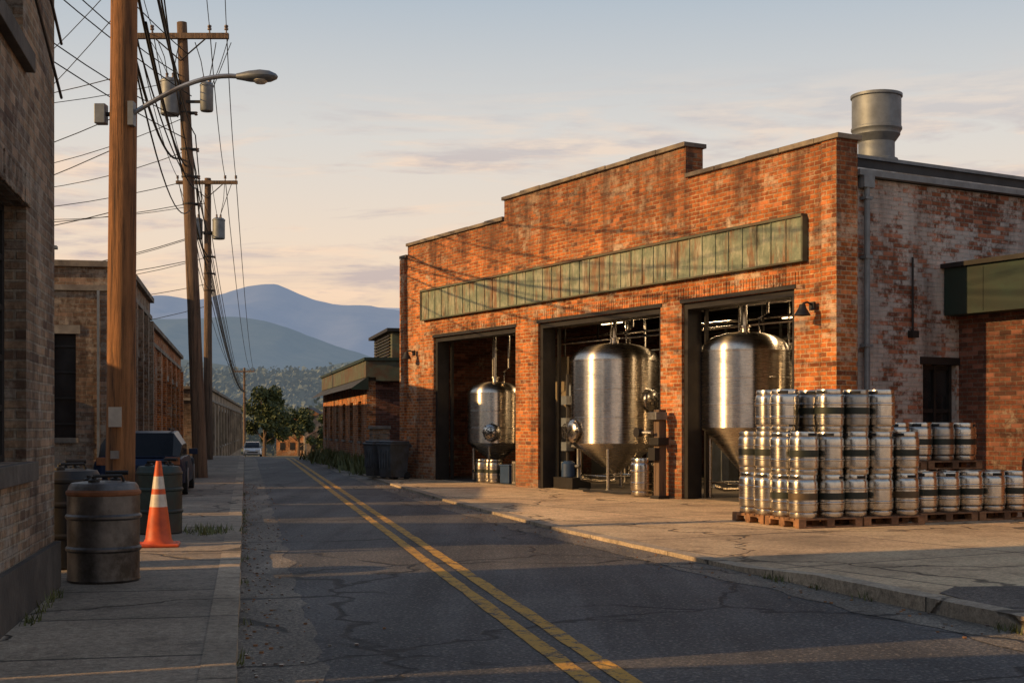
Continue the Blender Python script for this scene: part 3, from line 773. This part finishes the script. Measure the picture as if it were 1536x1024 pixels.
# ------------------------------------------------------------------ poles
def pole(x,y,h,r,lean,mat,arms=(),trans=(),z0=.1,r2=None):
    e=empty('utility_pole',(x,y,gz(y)+z0))
    m=MB(); pts=[(lean*t/24+.012*noise.noise(Vector((t*.4,x,0))),.0,h*t/24) for t in range(25)]
    m.tube(pts,r,mat,20,r2 or r*.68); m.obj('post',e,True)
    m=MB()
    for z,wd,yaw in arms:
        cx=lean*z/h; R=Matrix.Translation((cx,0,z))@Matrix.Rotation(yaw,4,'Z')
        m.box(-wd,wd,-.06-.16,.06-.16,-.07,.07,POLEG,R)
        for k in (-.95,-.6,.6,.95):
            p=R@Vector((k*wd,-.16,.07)); m.lathe([(.02,0),(.02,.08),(.055,.09),(.055,.13),(.035,.15),(.055,.17),(.05,.21),(0,.23)],p,CERAM,10)
        for s in (-1,1): m.tube([R@Vector((s*wd*.55,-.2,-.05)),R@Vector((0,-.2,-.65))],.02,DARK,6)
    for z in (.60,.66,.72,.8):
        zz=h*z; cx=lean*z; rr=r*.85
        m.lathe([(rr+.01,0),(rr+.015,0),(rr+.015,.04),(rr+.01,.04)],(cx,0,zz),DARK,16); m.box(cx+rr*.6,cx+rr+.14,-.05,.03,zz-.02,zz+.05,DARK)
        m.lathe([(.03,-.05),(.05,-.03),(.03,0),(.05,.03),(.03,.05)],(cx+rr+.12,-.02,zz),CERAM,10)
    m.obj('crossarm',e)
    if trans:
        m=MB()
        for dx,z,tr,th in trans:
            cx=lean*z/h+dx
            m.lathe([(0,0),(tr*.9,0),(tr,.03),(tr,th-.08),(tr*1.06,th-.07),(tr*1.06,th-.03),(tr*.8,th+.03),(0,th+.06)],(cx,-.1,z),ZINC,24)
            m.box(min(cx,lean*z/h),max(cx,lean*z/h),-.13,-.07,z+th*.3,z+th*.3+.07,DARK)
            m.lathe([(.04,0),(.05,.05),(.03,.1),(.045,.14),(0,.2)],(cx-.08,-.1,z+th+.02),CERAM,10); m.lathe([(.04,0),(.05,.05),(.03,.1),(.045,.14),(0,.2)],(cx+.08,-.1,z+th+.02),CERAM,10)
            m.tube([(cx-.08,-.1,z+th+.2),(cx-.15,-.1,z+th+.6),(cx-.3,-.12,11.4)],.012,BLACK,6); m.tube([(cx+.08,-.1,z+th+.2),(cx+.2,-.1,z+th+.8),(cx+.25,-.12,11.4)],.012,BLACK,6)
        m.obj('transformers',e,True)
    return e
pole(-5.0,17,12,.185,.1,POLE,arms=[(11.3,1.2,0)],r2=.15)
pole(-8.17,35,11.95,.19,-.50,POLEG,arms=[(11.55,1.25,0)],trans=[(-.38,9.5,.25,.92),(.58,9.6,.17,.72)],r2=.13)
pole(-12.42,54.5,11.5,.19,-.02,POLEG,arms=[(11.3,1.25,0)],trans=[(-.44,9.0,.25,.82),(.47,9.0,.25,.82)],r2=.13)
pole(-28.1,140,9.3,.16,0,POLEG,arms=[(8.9,1.1,0)],z0=0)
m=MB(); m.box(-.08,.08,-.22,-.19,1.35,1.6,simple('notice_paper',(.40,.37,.32))); m.box(-.05,.05,-.235,-.19,.95,1.05,GALV)
m.obj('pole_notice',None,loc=(-5.0,17,.1))
m=MB(); m.box(-.30,-.16,-.10,.05,5.2,5.45,ZINC); m.box(-.18,-.1,-.05,.0,5.3,5.35,DARK); m.obj('pole_junction_box',None,loc=(-5.0,17,.1),bevel=.01)
e=empty('street_lamp',(-4.9,16.9,0))
m=MB(); pts=[]
for i in range(13):
    t=i/12; pts.append((.1+1.35*t,-.05,5.40+.48*math.sin(t*math.pi*.55)))
m.tube(pts,.030,GALV,10); m.box(.06,.13,-.12,.02,5.25,5.55,ZINC); m.obj('arm',e,True)
m=MB()
secs=[(0,.045,.045),(.07,.07,.06),(.16,.11,.08),(.30,.14,.095),(.42,.13,.08),(.5,.07,.04),(.52,.01,.01)]
n=16
for k,(x,wy,hz) in enumerate(secs):
    for i in range(n):
        a=2*math.pi*i/n; zz=math.sin(a); m.v.append((1.42+x,-.05+wy*math.cos(a),5.87+(hz*.9*zz if zz>0 else hz*.75*zz)))
for k in range(len(secs)-1):
    for i in range(n):
        j=(i+1)%n; m.f.append((k*n+i,(k+1)*n+i,(k+1)*n+j,k*n+j)); m.m.append(m.mi(ZINC))
m.lathe([(0,-.09),(.06,-.085),(.10,-.055),(.105,-.03)],(1.72,-.05,5.87),simple('lamp_lens',(.5,.48,.42),.2),20)
m.obj('head',e,True)
# ------------------------------------------------------------------ wires
random.seed(40)
cu=bpy.data.curves.new('power_lines','CURVE'); cu.dimensions='3D'; cu.bevel_depth=.010; cu.bevel_resolution=1
def wire(a,b,sag,r=1):
    s=cu.splines.new('POLY'); n=14; s.points.add(n-1)
    for i in range(n):
        t=i/(n-1); s.points[i].co=(a[0]+(b[0]-a[0])*t,a[1]+(b[1]-a[1])*t,a[2]+(b[2]-a[2])*t-4*sag*t*(1-t),1); s.points[i].radius=r
for k in (-.95,-.6,.6,.95):
    a=(-4.9+k*1.2,16.84,11.6); b=(-8.65+k*1.25,34.84,11.85); c=(-12.44+k*1.25,54.34,11.6); d=(-28.1+k*1.1,139.8,7.5)
    wire(a,b,.45); wire(b,c,.5,1.3); wire(c,d,1.8,1.6); wire((a[0]+4.6,-8,11.6),a,.5)
for i,(z1,z2,z3,r) in enumerate(((8.9,9.6,9.3,2.0),(8.3,9.1,8.9,1.6),(7.6,8.5,8.4,2.6),(7.2,8.1,8.0,1.5),(6.6,7.7,7.6,1.8),(6.1,7.2,7.1,1.3),(9.8,10.4,10.1,1.2),(8.0,8.3,8.2,2.4),(9.3,7.9,7.8,1.3))):
    dx=random.uniform(-.25,.25)
    wire((-4.9+dx,17,z1),(-8.5+dx,35,z2),.3+.25*(i%3),r); wire((-8.5+dx,35,z2),(-12.4,54.5,z3),.5,r); wire((-12.4,54.5,z3),(-28.1,140,5.2),1.4,1.6)
for i in range(5):
    wire((-10.5+i*.5,14+i*.3,9.6+i*.45),(-8.55+random.uniform(-.2,.2),34.9,9.0+i*.55),.4+.2*(i%2),1.3)
for z in (5.9,5.0,4.2,6.7,7.1,5.4):
    wire((-5.05,17,z),(-14+random.uniform(-2,2),17+random.uniform(3,12),z+random.uniform(-.6,1.6)),.35,.6)
for z in (10.6,9.6,8.7,7.9,7.3,6.4,5.8): 
    wire((-8.5,35,z),(-19,33+random.uniform(-3,8),z-1+random.uniform(-1,1.4)),.6,1.0)
for z in (10.6,9.4,8.4,7.3,6.4): wire((-12.4,54.5,z),(-26,53+random.uniform(-3,6),z-1+random.uniform(-1,1)),.8,1.3)
wire((-8.1,35,9.7),(-7.35,34.9,11.5),.0,1); wire((-8.9,34.8,10.4),(-9.5,34.8,11.6),-.1,1); wire((-12.0,54.4,9.8),(-11.4,54.3,11.4),.0,1.3)
wire((-7.4,34.8,11.6),(-7.9,34.9,10.3),.1,1); wire((-13,54.4,9.7),(-13.6,54.3,11.4),.0,1.3)
o=bpy.data.objects.new('power_lines',cu); col.objects.link(o); cu.materials.append(BLACK)
# ------------------------------------------------------------------ drums, cone
def drum(p,r,h,mat,ring,lid=True):
    m=MB()
    pr=[(0,.02),(r*.93,.02),(r*.95,0),(r*.98,.02),(r*.96,.05),(r*.97,h*.30),(r*1.02,h*.32),(r*1.02,h*.34),(r*.97,h*.36),(r*.97,h*.62),(r*1.02,h*.64),(r*1.02,h*.66),(r*.97,h*.68),(r*.97,h*.86),(r,h*.875),(r,h*.90),(r*.95,h*.92),(r*.93,h*.95),(r*.86,h*.985),(r*.55,h),(.1,h*1.005),(0,h*1.005)]
    f=lambda z,i: ring if (ring and h*.85<z<h*.93) else None
    m.lathe(pr,(0,0,0),mat,44,f)
    if lid:
        for a in (.6,2.2,3.9):
            x,y=r*.5*math.cos(a),r*.5*math.sin(a); m.lathe([(.05,0),(.05,.03),(.02,.04),(.02,.06),(0,.06)],(x,y,h*.985),DARK,12)
        m.tube([(-.14,-.12,h),(-.12,-.12,h+.05),(.12,-.12,h+.05),(.14,-.12,h)],.014,DARK,8)
        m.tube([(.05,.1,h),(.05,.1,h+.07),(.22,.02,h+.07)],.02,DARK,8)
    for v in range(len(m.v)):
        x,y,z=m.v[v]; q=1+.018*noise.noise(Vector((x*5+p[0],y*5,z*4))); m.v[v]=(x*q,y*q,z)
    m.obj('steel_drum',None,True,p,random.random(),ang=30)
DRM=simple('drum_worn_steel',(.14,.13,.125),.45,.7,.5,5,.15,(.04,.033,.028))
RUST=simple('rust_ring',(.22,.08,.03),.8,0,.4,8,.1)
DRB=simple('drum_teal',(.025,.045,.042),.55,.2,.4,4,.1,(.04,.025,.018))
DRK=simple('drum_dark',(.024,.023,.024),.5,.3,.4,4,.1)
drum((-3.54,11.56,.12),.315,.86,DRM,RUST)
drum((-4.25,12.7,.12),.33,.93,DRK,None)
drum((-4.42,16.7,.12),.29,.85,DRB,None)
def conem():
    m,nt,b=newmat('cone_orange')
    cc=ramp(nt,noi(nt,coord(nt),5,6),[(.35,(.38,.05,.012)),(.6,(.62,.09,.015))])
    L(nt,cc,b.inputs['Base Color']); b.inputs['Roughness'].default_value=.55; return m
CO=conem(); CW=simple('cone_reflective',(.58,.54,.48),.4,0,.3,8,0)
m=MB(); Hc=.95
def cr(z): return .155-.125*(z/Hc)
pr=[(.19,.03),(.165,.05),(cr(.08),.08)]+[(cr(z),z) for z in (.2,.36,.44,.58,.64,.78,.9)]+[(.028,.95),(.0,.95)]
m.lathe(pr,(0,0,0),CO,36,lambda z,i: CW if (.44<z<.58 or .64<z<.78) else None)
m.obj('traffic_cone',None,True,(-3.95,14.9,.12),.2,ang=40)
cb=MB()
cb.box(-.23,.23,-.23,.23,0,.035,CO)
o=cb.obj('base',bpy.data.objects['traffic_cone'],bevel=.015)
# ------------------------------------------------------------------ cars
def car(name,p,rot,body,Lc=4.5,Wc=1.8,Hc=1.45,rack=False):
    e=empty(name,p,rot)
    m=MB()
    def loft(st,mat,matf=None):
        b=len(m.v)
        for (y,wb,zb,wt,zt) in st:
            m.v+=[(-wb,y,zb),(-wb*1.01,y,zb+(zt-zb)*.5),(-wt,y,zt),(wt,y,zt),(wb*1.01,y,zb+(zt-zb)*.5),(wb,y,zb)]
        for i in range(len(st)-1):
            for j in range(6):
                j2=(j+1)%6; mm=mat
                if matf: mm=matf(i,j)
                m.f.append((b+i*6+j,b+(i+1)*6+j,b+(i+1)*6+j2,b+i*6+j2)); m.m.append(m.mi(mm))
        m.f.append(tuple(b+i for i in range(6))); m.m.append(m.mi(mat))
        q=b+(len(st)-1)*6; m.f.append(tuple(q+5-i for i in range(6))); m.m.append(m.mi(mat))
    hl=Lc/2; hw=Wc/2; bz=Hc*.6
    loft([(-hl,hw*.8,.38,hw*.78,bz*.80),(-hl+.12,hw*.95,.25,hw*.9,bz*.95),(-hl+.7,hw,.22,hw*.93,bz),(hl-1.3,hw,.22,hw*.93,bz*.98),(hl-.3,hw*.96,.22,hw*.85,bz*.85),(hl,hw*.8,.3,hw*.7,bz*.66)],body)
    loft([(-hl+.25,hw*.86,bz-.02,hw*.7,bz+.02),(-hl+.75,hw*.88,bz-.02,hw*.70,Hc*.97),(-.2,hw*.88,bz-.02,hw*.72,Hc),(.3,hw*.88,bz-.02,hw*.7,Hc*.97),(hl-1.15,hw*.86,bz-.03,hw*.72,bz+.0)],body,
         lambda i,j: body if (j==2 and i in(1,2)) or j==5 else CARG)
    for s in (-1,1):
        for y in (-hl+.8,hl-.85):
            m.tube([(s*(hw-.2),y,.33),(s*(hw+.01),y,.33)],.33,RUBBER,22); m.tube([(s*(hw-.02),y,.33),(s*(hw+.02),y,.33)],.2,GALV,14)
        m.box(s*hw*.55-.2,s*hw*.55+.2,hl-.12,hl-.03,.55,.68,CW); m.box(s*hw*.72-.14,s*hw*.72+.14,-hl-.01,-hl+.1,.6,.75,RUST)
        m.box(s*(hw+.02)-.09,s*(hw+.02)+.09,.75,.85,bz,bz+.12,body)
    m.box(-.5,.5,hl-.04,hl+.01,.4,.52,DARK)
    if rack:
        for s in (-1,1): m.box(s*hw*.6-.02,s*hw*.6+.02,-1.3,.3,Hc+.01,Hc+.05,DARK)
    m.obj('body',e,True,ang=30,bevel=.03)
def paint(n,c,coat=.4,r=.3,sp=.5):
    m,nt,b=newmat(n); b.inputs['Roughness'].default_value=r; b.inputs['Coat Weight'].default_value=coat; b.inputs['Specular IOR Level'].default_value=sp
    L(nt,ramp(nt,noi(nt,coord(nt),3),[(.3,tuple(x*.8 for x in c)),(.7,c)]),b.inputs['Base Color']); return m
car('parked_car',(-7.55,27.6,.12),math.radians(11),paint('car_dark',(.006,.016,.045),.0,.4,.25),4.4,1.75,1.25,True)
car('white_car',(-25.3,130,gz(130)),math.radians(191),paint('car_white',(.6,.6,.6)))
# ------------------------------------------------------------------ vegetation
def tree(name,p,h,cr_,n,seed,mat=LEAF,ls=.22):
    random.seed(seed); e=empty(name,p)
    m=MB(); m.tube([(0,0,-.2),(.05,.03,h*.25),(0,.1,h*.55),(.1,.0,h*.8)],h*.03,POLEG,9,h*.008)
    cl=[]
    for i in range(15):
        a=random.random()*6.28; rr=cr_*random.uniform(.25,.85); z=h*random.uniform(.25,.93)
        rr*= 1.15-abs(z/h-.5)*1.2
        c=Vector((rr*math.cos(a),rr*math.sin(a),z)); cl.append((c,cr_*random.uniform(.25,.46)))
        m.tube([(0,.05,z*.55),tuple(c*.5+Vector((0,0,z*.30))),tuple(c)],h*.012,POLEG,6,h*.003)
    m.obj('trunk_and_limbs',e,True)
    m=MB()
    for i in range(n):
        c,r=random.choice(cl); d=Vector((random.gauss(0,1),random.gauss(0,1),random.gauss(0,.8))).normalized()*r*random.random()**.4
        q=c+d; s=ls*random.uniform(.6,1.4)
        u=Vector((random.gauss(0,1),random.gauss(0,1),random.gauss(0,1))).normalized(); v=u.orthogonal().normalized()
        m.face([q-u*s,q-v*s*.6,q+u*s,q+v*s*.6],mat)
    m.obj('crown',e)
tree('roadside_tree',(-29.0,156,gz(156)),8.2,3.0,4500,1,LEAF,.22)
tree('roadside_tree',(-26.6,166,gz(166)),6.6,2.4,2600,2,LEAF,.22)
tree('roadside_tree',(-36.5,150,gz(150)),6.5,2.6,2600,3,LEAF,.22)
tree('roadside_tree',(-23.0,170,gz(170)),5.6,2.3,2400,8,LEAF,.22)
random.seed(5)
def mass(name,cnt,y0,y1,xa,xb,h0,h1,zf,k_,sz,mat):
    m=MB()
    for i in range(cnt):
        y=random.uniform(y0,y1); x=y*random.uniform(xa,xb); base=zf(x,y); h=random.uniform(h0,h1)
        cx=Vector((x,y,base+h*.45))
        for k in range(k_):
            d=Vector((random.gauss(0,1),random.gauss(0,1),random.gauss(0,1))).normalized()*random.random()**.35
            q=cx+Vector((d.x*h*.45,d.y*h*.45,d.z*h*.5)); s=random.uniform(.5,1)*sz
            u=Vector((random.gauss(0,1),random.gauss(0,1),random.gauss(0,1))).normalized(); v=u.orthogonal().normalized()
            m.face([q-u*s,q-v*s*.7,q+u*s,q+v*s*.7],mat)
    m.obj(name)
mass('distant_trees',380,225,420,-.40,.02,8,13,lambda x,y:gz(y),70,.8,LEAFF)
def lowhill(x,y):
    u=max(0,min(1,(y-420)/260)); return -4.1+(24+7*noise.noise(Vector((x*.006,y*.004,1.))))*u*u*(3-2*u)
m=MB(); nx,ny=60,14
for j in range(ny):
    for i in range(nx):
        x=-700+1100*i/(nx-1); y=420+j*30; m.v.append((x,y,lowhill(x,y)-.3))
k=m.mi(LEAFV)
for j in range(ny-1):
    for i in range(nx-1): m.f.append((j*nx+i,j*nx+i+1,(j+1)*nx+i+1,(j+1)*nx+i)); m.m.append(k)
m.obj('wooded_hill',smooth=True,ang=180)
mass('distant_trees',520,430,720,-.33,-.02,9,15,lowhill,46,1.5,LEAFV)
m=MB()
def weed(x,y,z,n,s,sp):
    for i in range(n):
        q=Vector((x+random.gauss(0,sp),y+random.gauss(0,sp*2),z)); a=random.random()*6.28; hh=s*random.uniform(.4,1.2)
        d=Vector((math.cos(a),math.sin(a),0)); tip=q+d*hh*.5+Vector((0,0,hh)); w_=Vector((-d.y,d.x,0))*hh*.10
        m.face([q-w_,q+w_,tip],WEED)
for i in range(24):
    y=random.uniform(42,60); weed(-4.55-.225*(y-44)-random.uniform(.3,.9),y,.03,60,.5,.25)
for i in range(10): weed(-3.9+random.uniform(-.7,.5),40+random.uniform(-1,2),.03,50,.3,.2)
for i in range(5): weed(-4.0+random.uniform(-.15,.35),16.6+random.uniform(-.3,.8),.12,40,.10,.10)
for i in range(14):
    y=random.uniform(8,13); weed(Rr(y)-.03,y,.0,22,.07,.04)
for i in range(16):
    y=random.uniform(8,30); weed(Lk(y)+.03,y,.0,14,.06,.03)
for i in range(10):
    k_=random.uniform(0,3.5); weed(-3.81+.2*k_+.12,11.1-k_,.12,12,.07,.03)
m.obj('weeds')
m=MB()
for i in range(900):
    y=random.uniform(7,34); x=(Lk(y)+abs(random.gauss(0,.25))+.02) if random.random()<.6 else Rr(y)-abs(random.gauss(0,.3)); s=random.uniform(.004,.013)
    m.box(x-s,x+s,y-s,y+s,.004,.004+s,random.choice((CONC,CERAM,PALW)))
m.obj('gravel')
def house(p,rot,W,D,h,wall,roof):
    e=empty('distant_house',p,rot); m=MB()
    m.box(0,W,0,D,-1,h,wall); m.obj('walls',e)
    m=MB(); rh=W*.28
    m.face([(-.3,-.3,h),(W/2,-.3,h+rh),(W/2,D+.3,h+rh),(-.3,D+.3,h)],roof); m.face([(W/2,-.3,h+rh),(W+.3,-.3,h),(W+.3,D+.3,h),(W/2,D+.3,h+rh)],roof)
    m.face([(0,-.01,h),(W,-.01,h),(W/2,-.01,h+rh)],wall); m.obj('roof',e)
    m=MB()
    for i in range(int(W//1.6)):
        for z in (.9,)+((3.5,) if h>4.5 else ()): m.box(.6+i*1.6,1.4+i*1.6,-.05,-.01,z,z+1.2,GLASS)
    m.obj('windows',e)
RR=simple('roof_red',(.16,.07,.045),.9)
house((-28,182,gz(182)),.15,8,7,2.6,BRA,RR); house((-27,205,gz(205)),-.1,9,8,4.0,STUC,RR); house((-38,215,gz(215)),.0,10,8,5.0,BR,ROOFM)
house((-33,212,gz(212)),.2,7,7,5.2,CONC,ROOFM)
# ------------------------------------------------------------------ hills
def hills(name,D,prof,depth,amp,fs,mat,base=-5,nx=260,ny=26,sm=60):
    xs0,xs1=prof[0][0],prof[-1][0]; m=MB()
    def pf(x): return sum(interp(prof,x+sm*k)*w_ for k,w_ in ((-2,.1),(-1,.22),(0,.36),(1,.22),(2,.1)))
    for j in range(ny):
        v=j/(ny-1); y=D-depth+2*depth*v*.75
        for i in range(nx):
            x=xs0+(xs1-xs0)*i/(nx-1); hh=pf(x)
            u=max(0,1-abs((y-D)/depth)); env=u**.85
            nn=noise.fractal(Vector((x*fs,y*fs*1.0,D*.01)),.8,2.1,7)
            rid=1-abs(noise.noise(Vector((x*fs*1.6,y*fs*.5,3.3))))*1.4
            z=base+(hh-base)*env*(.86+.14*rid if u<.90 else .96+.02*rid)+amp*nn*(.5+.5*u if u<.9 else .35)
            m.v.append((x,y,z))
    k=m.mi(mat)
    for j in range(ny-1):
        for i in range(nx-1):
            m.f.append((j*nx+i,j*nx+i+1,(j+1)*nx+i+1,(j+1)*nx+i)); m.m.append(k)
    o=m.obj(name,smooth=True,ang=180)
far=[(-4600,600),(-3500,560),(-1925,715),(-1813,725),(-1673,700),(-1498,750),(-1365,785),(-1270,795),(-1183,755),(-1043,695),(-903,668),(-780,684),(-588,645),(0,560),(1500,430),(3000,480)]
far0=[(-5500,640),(-3500,760),(-2400,700),(-1700,690),(-1150,650),(-900,735),(-700,750),(-500,725),(200,650),(1500,700),(3500,600)]
mid=[(-3000,360),(-1900,340),(-1100,345),(-936,340),(-846,352),(-766,340),(-676,312),(-576,272),(-456,232),(-336,195),(200,150),(1600,200)]
near=[(-1500,120),(-900,110),(-412,90),(-337,76),(-291,68),(-246,66),(-201,74),(-156,84),(-126,88),(100,60),(800,70)]
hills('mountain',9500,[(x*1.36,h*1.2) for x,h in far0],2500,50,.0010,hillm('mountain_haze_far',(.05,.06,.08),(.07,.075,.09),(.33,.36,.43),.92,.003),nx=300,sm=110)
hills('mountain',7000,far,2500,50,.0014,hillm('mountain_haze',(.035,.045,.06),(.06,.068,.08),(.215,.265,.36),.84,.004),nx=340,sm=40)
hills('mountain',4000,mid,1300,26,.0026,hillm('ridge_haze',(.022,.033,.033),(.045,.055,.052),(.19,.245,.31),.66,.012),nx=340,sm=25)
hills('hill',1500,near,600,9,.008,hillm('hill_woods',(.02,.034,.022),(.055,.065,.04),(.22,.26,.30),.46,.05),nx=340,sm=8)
# ------------------------------------------------------------------ world + sun
AZ=Vector((-.94,-.34)).normalized(); EL=math.radians(20)
wd=bpy.data.worlds.new('World'); scene.world=wd; wd.use_nodes=True; nt=wd.node_tree; nt.nodes.clear()
out=N(nt,'ShaderNodeOutputWorld'); bg=N(nt,'ShaderNodeBackground'); L(nt,bg.outputs[0],out.inputs[0])
sky=N(nt,'ShaderNodeTexSky',sky_type='NISHITA'); sky.sun_disc=False; sky.sun_elevation=EL; sky.sun_rotation=math.atan2(AZ.x,AZ.y)%(2*math.pi)
sky.dust_density=3; sky.air_density=1.2
tc=N(nt,'ShaderNodeTexCoord'); sx=N(nt,'ShaderNodeSeparateXYZ'); L(nt,tc.outputs['Generated'],sx.inputs[0])
grad=ramp(nt,sx.outputs[2],[(0,(.95,.55,.29)),(.06,(.98,.67,.43)),(.13,(.91,.73,.57)),(.21,(.74,.70,.65)),(.31,(.46,.53,.60)),(.8,(.15,.21,.33))])
mp=N(nt,'ShaderNodeMapping'); mp.inputs['Scale'].default_value=(2.6,2.6,17); mp.inputs['Location'].default_value=(1.75,.6,2.3); L(nt,tc.outputs['Generated'],mp.inputs[0])
cn=noi(nt,mp.outputs[0],1.9,6,.62,.7)
cm=ramp(nt,cn,[(.46,0.),(.58,1.)])
band=ramp(nt,sx.outputs[2],[(.055,.0),(.09,1.),(.19,.75),(.26,.0)])
ccol=ramp(nt,noi(nt,mp.outputs[0],4.5,6,.6),[(.42,(.52,.43,.44)),(.58,(1.0,.72,.52))])
g2=mix(nt,math_(nt,'MULTIPLY',math_(nt,'MULTIPLY',cm,band),.8),grad,ccol)
sk=mix(nt,1.,sky.outputs[0],(.09,.09,.09),'MULTIPLY')
L(nt,mix(nt,.88,sk,g2),bg.inputs[0]); bg.inputs[1].default_value=1.06
sd=bpy.data.lights.new('sun','SUN'); sd.energy=5; sd.angle=math.radians(.5); sd.color=(1,.60,.24)
so=bpy.data.objects.new('sun',sd); col.objects.link(so)
tr=Vector((-AZ.x*math.cos(EL),-AZ.y*math.cos(EL),-math.sin(EL))); so.rotation_euler=tr.to_track_quat('-Z','Y').to_euler()
# ------------------------------------------------------------------ camera
cd=bpy.data.cameras.new('camera'); co=bpy.data.objects.new('camera',cd); col.objects.link(co); scene.camera=co
co.location=(0,0,1.45); co.rotation_euler=(math.pi/2,0,0); cd.sensor_width=36; cd.lens=46.875; cd.shift_y=128/1536; cd.clip_end=30000
scene.view_settings.view_transform='Standard'; scene.view_settings.look='None'; scene.view_settings.exposure=0
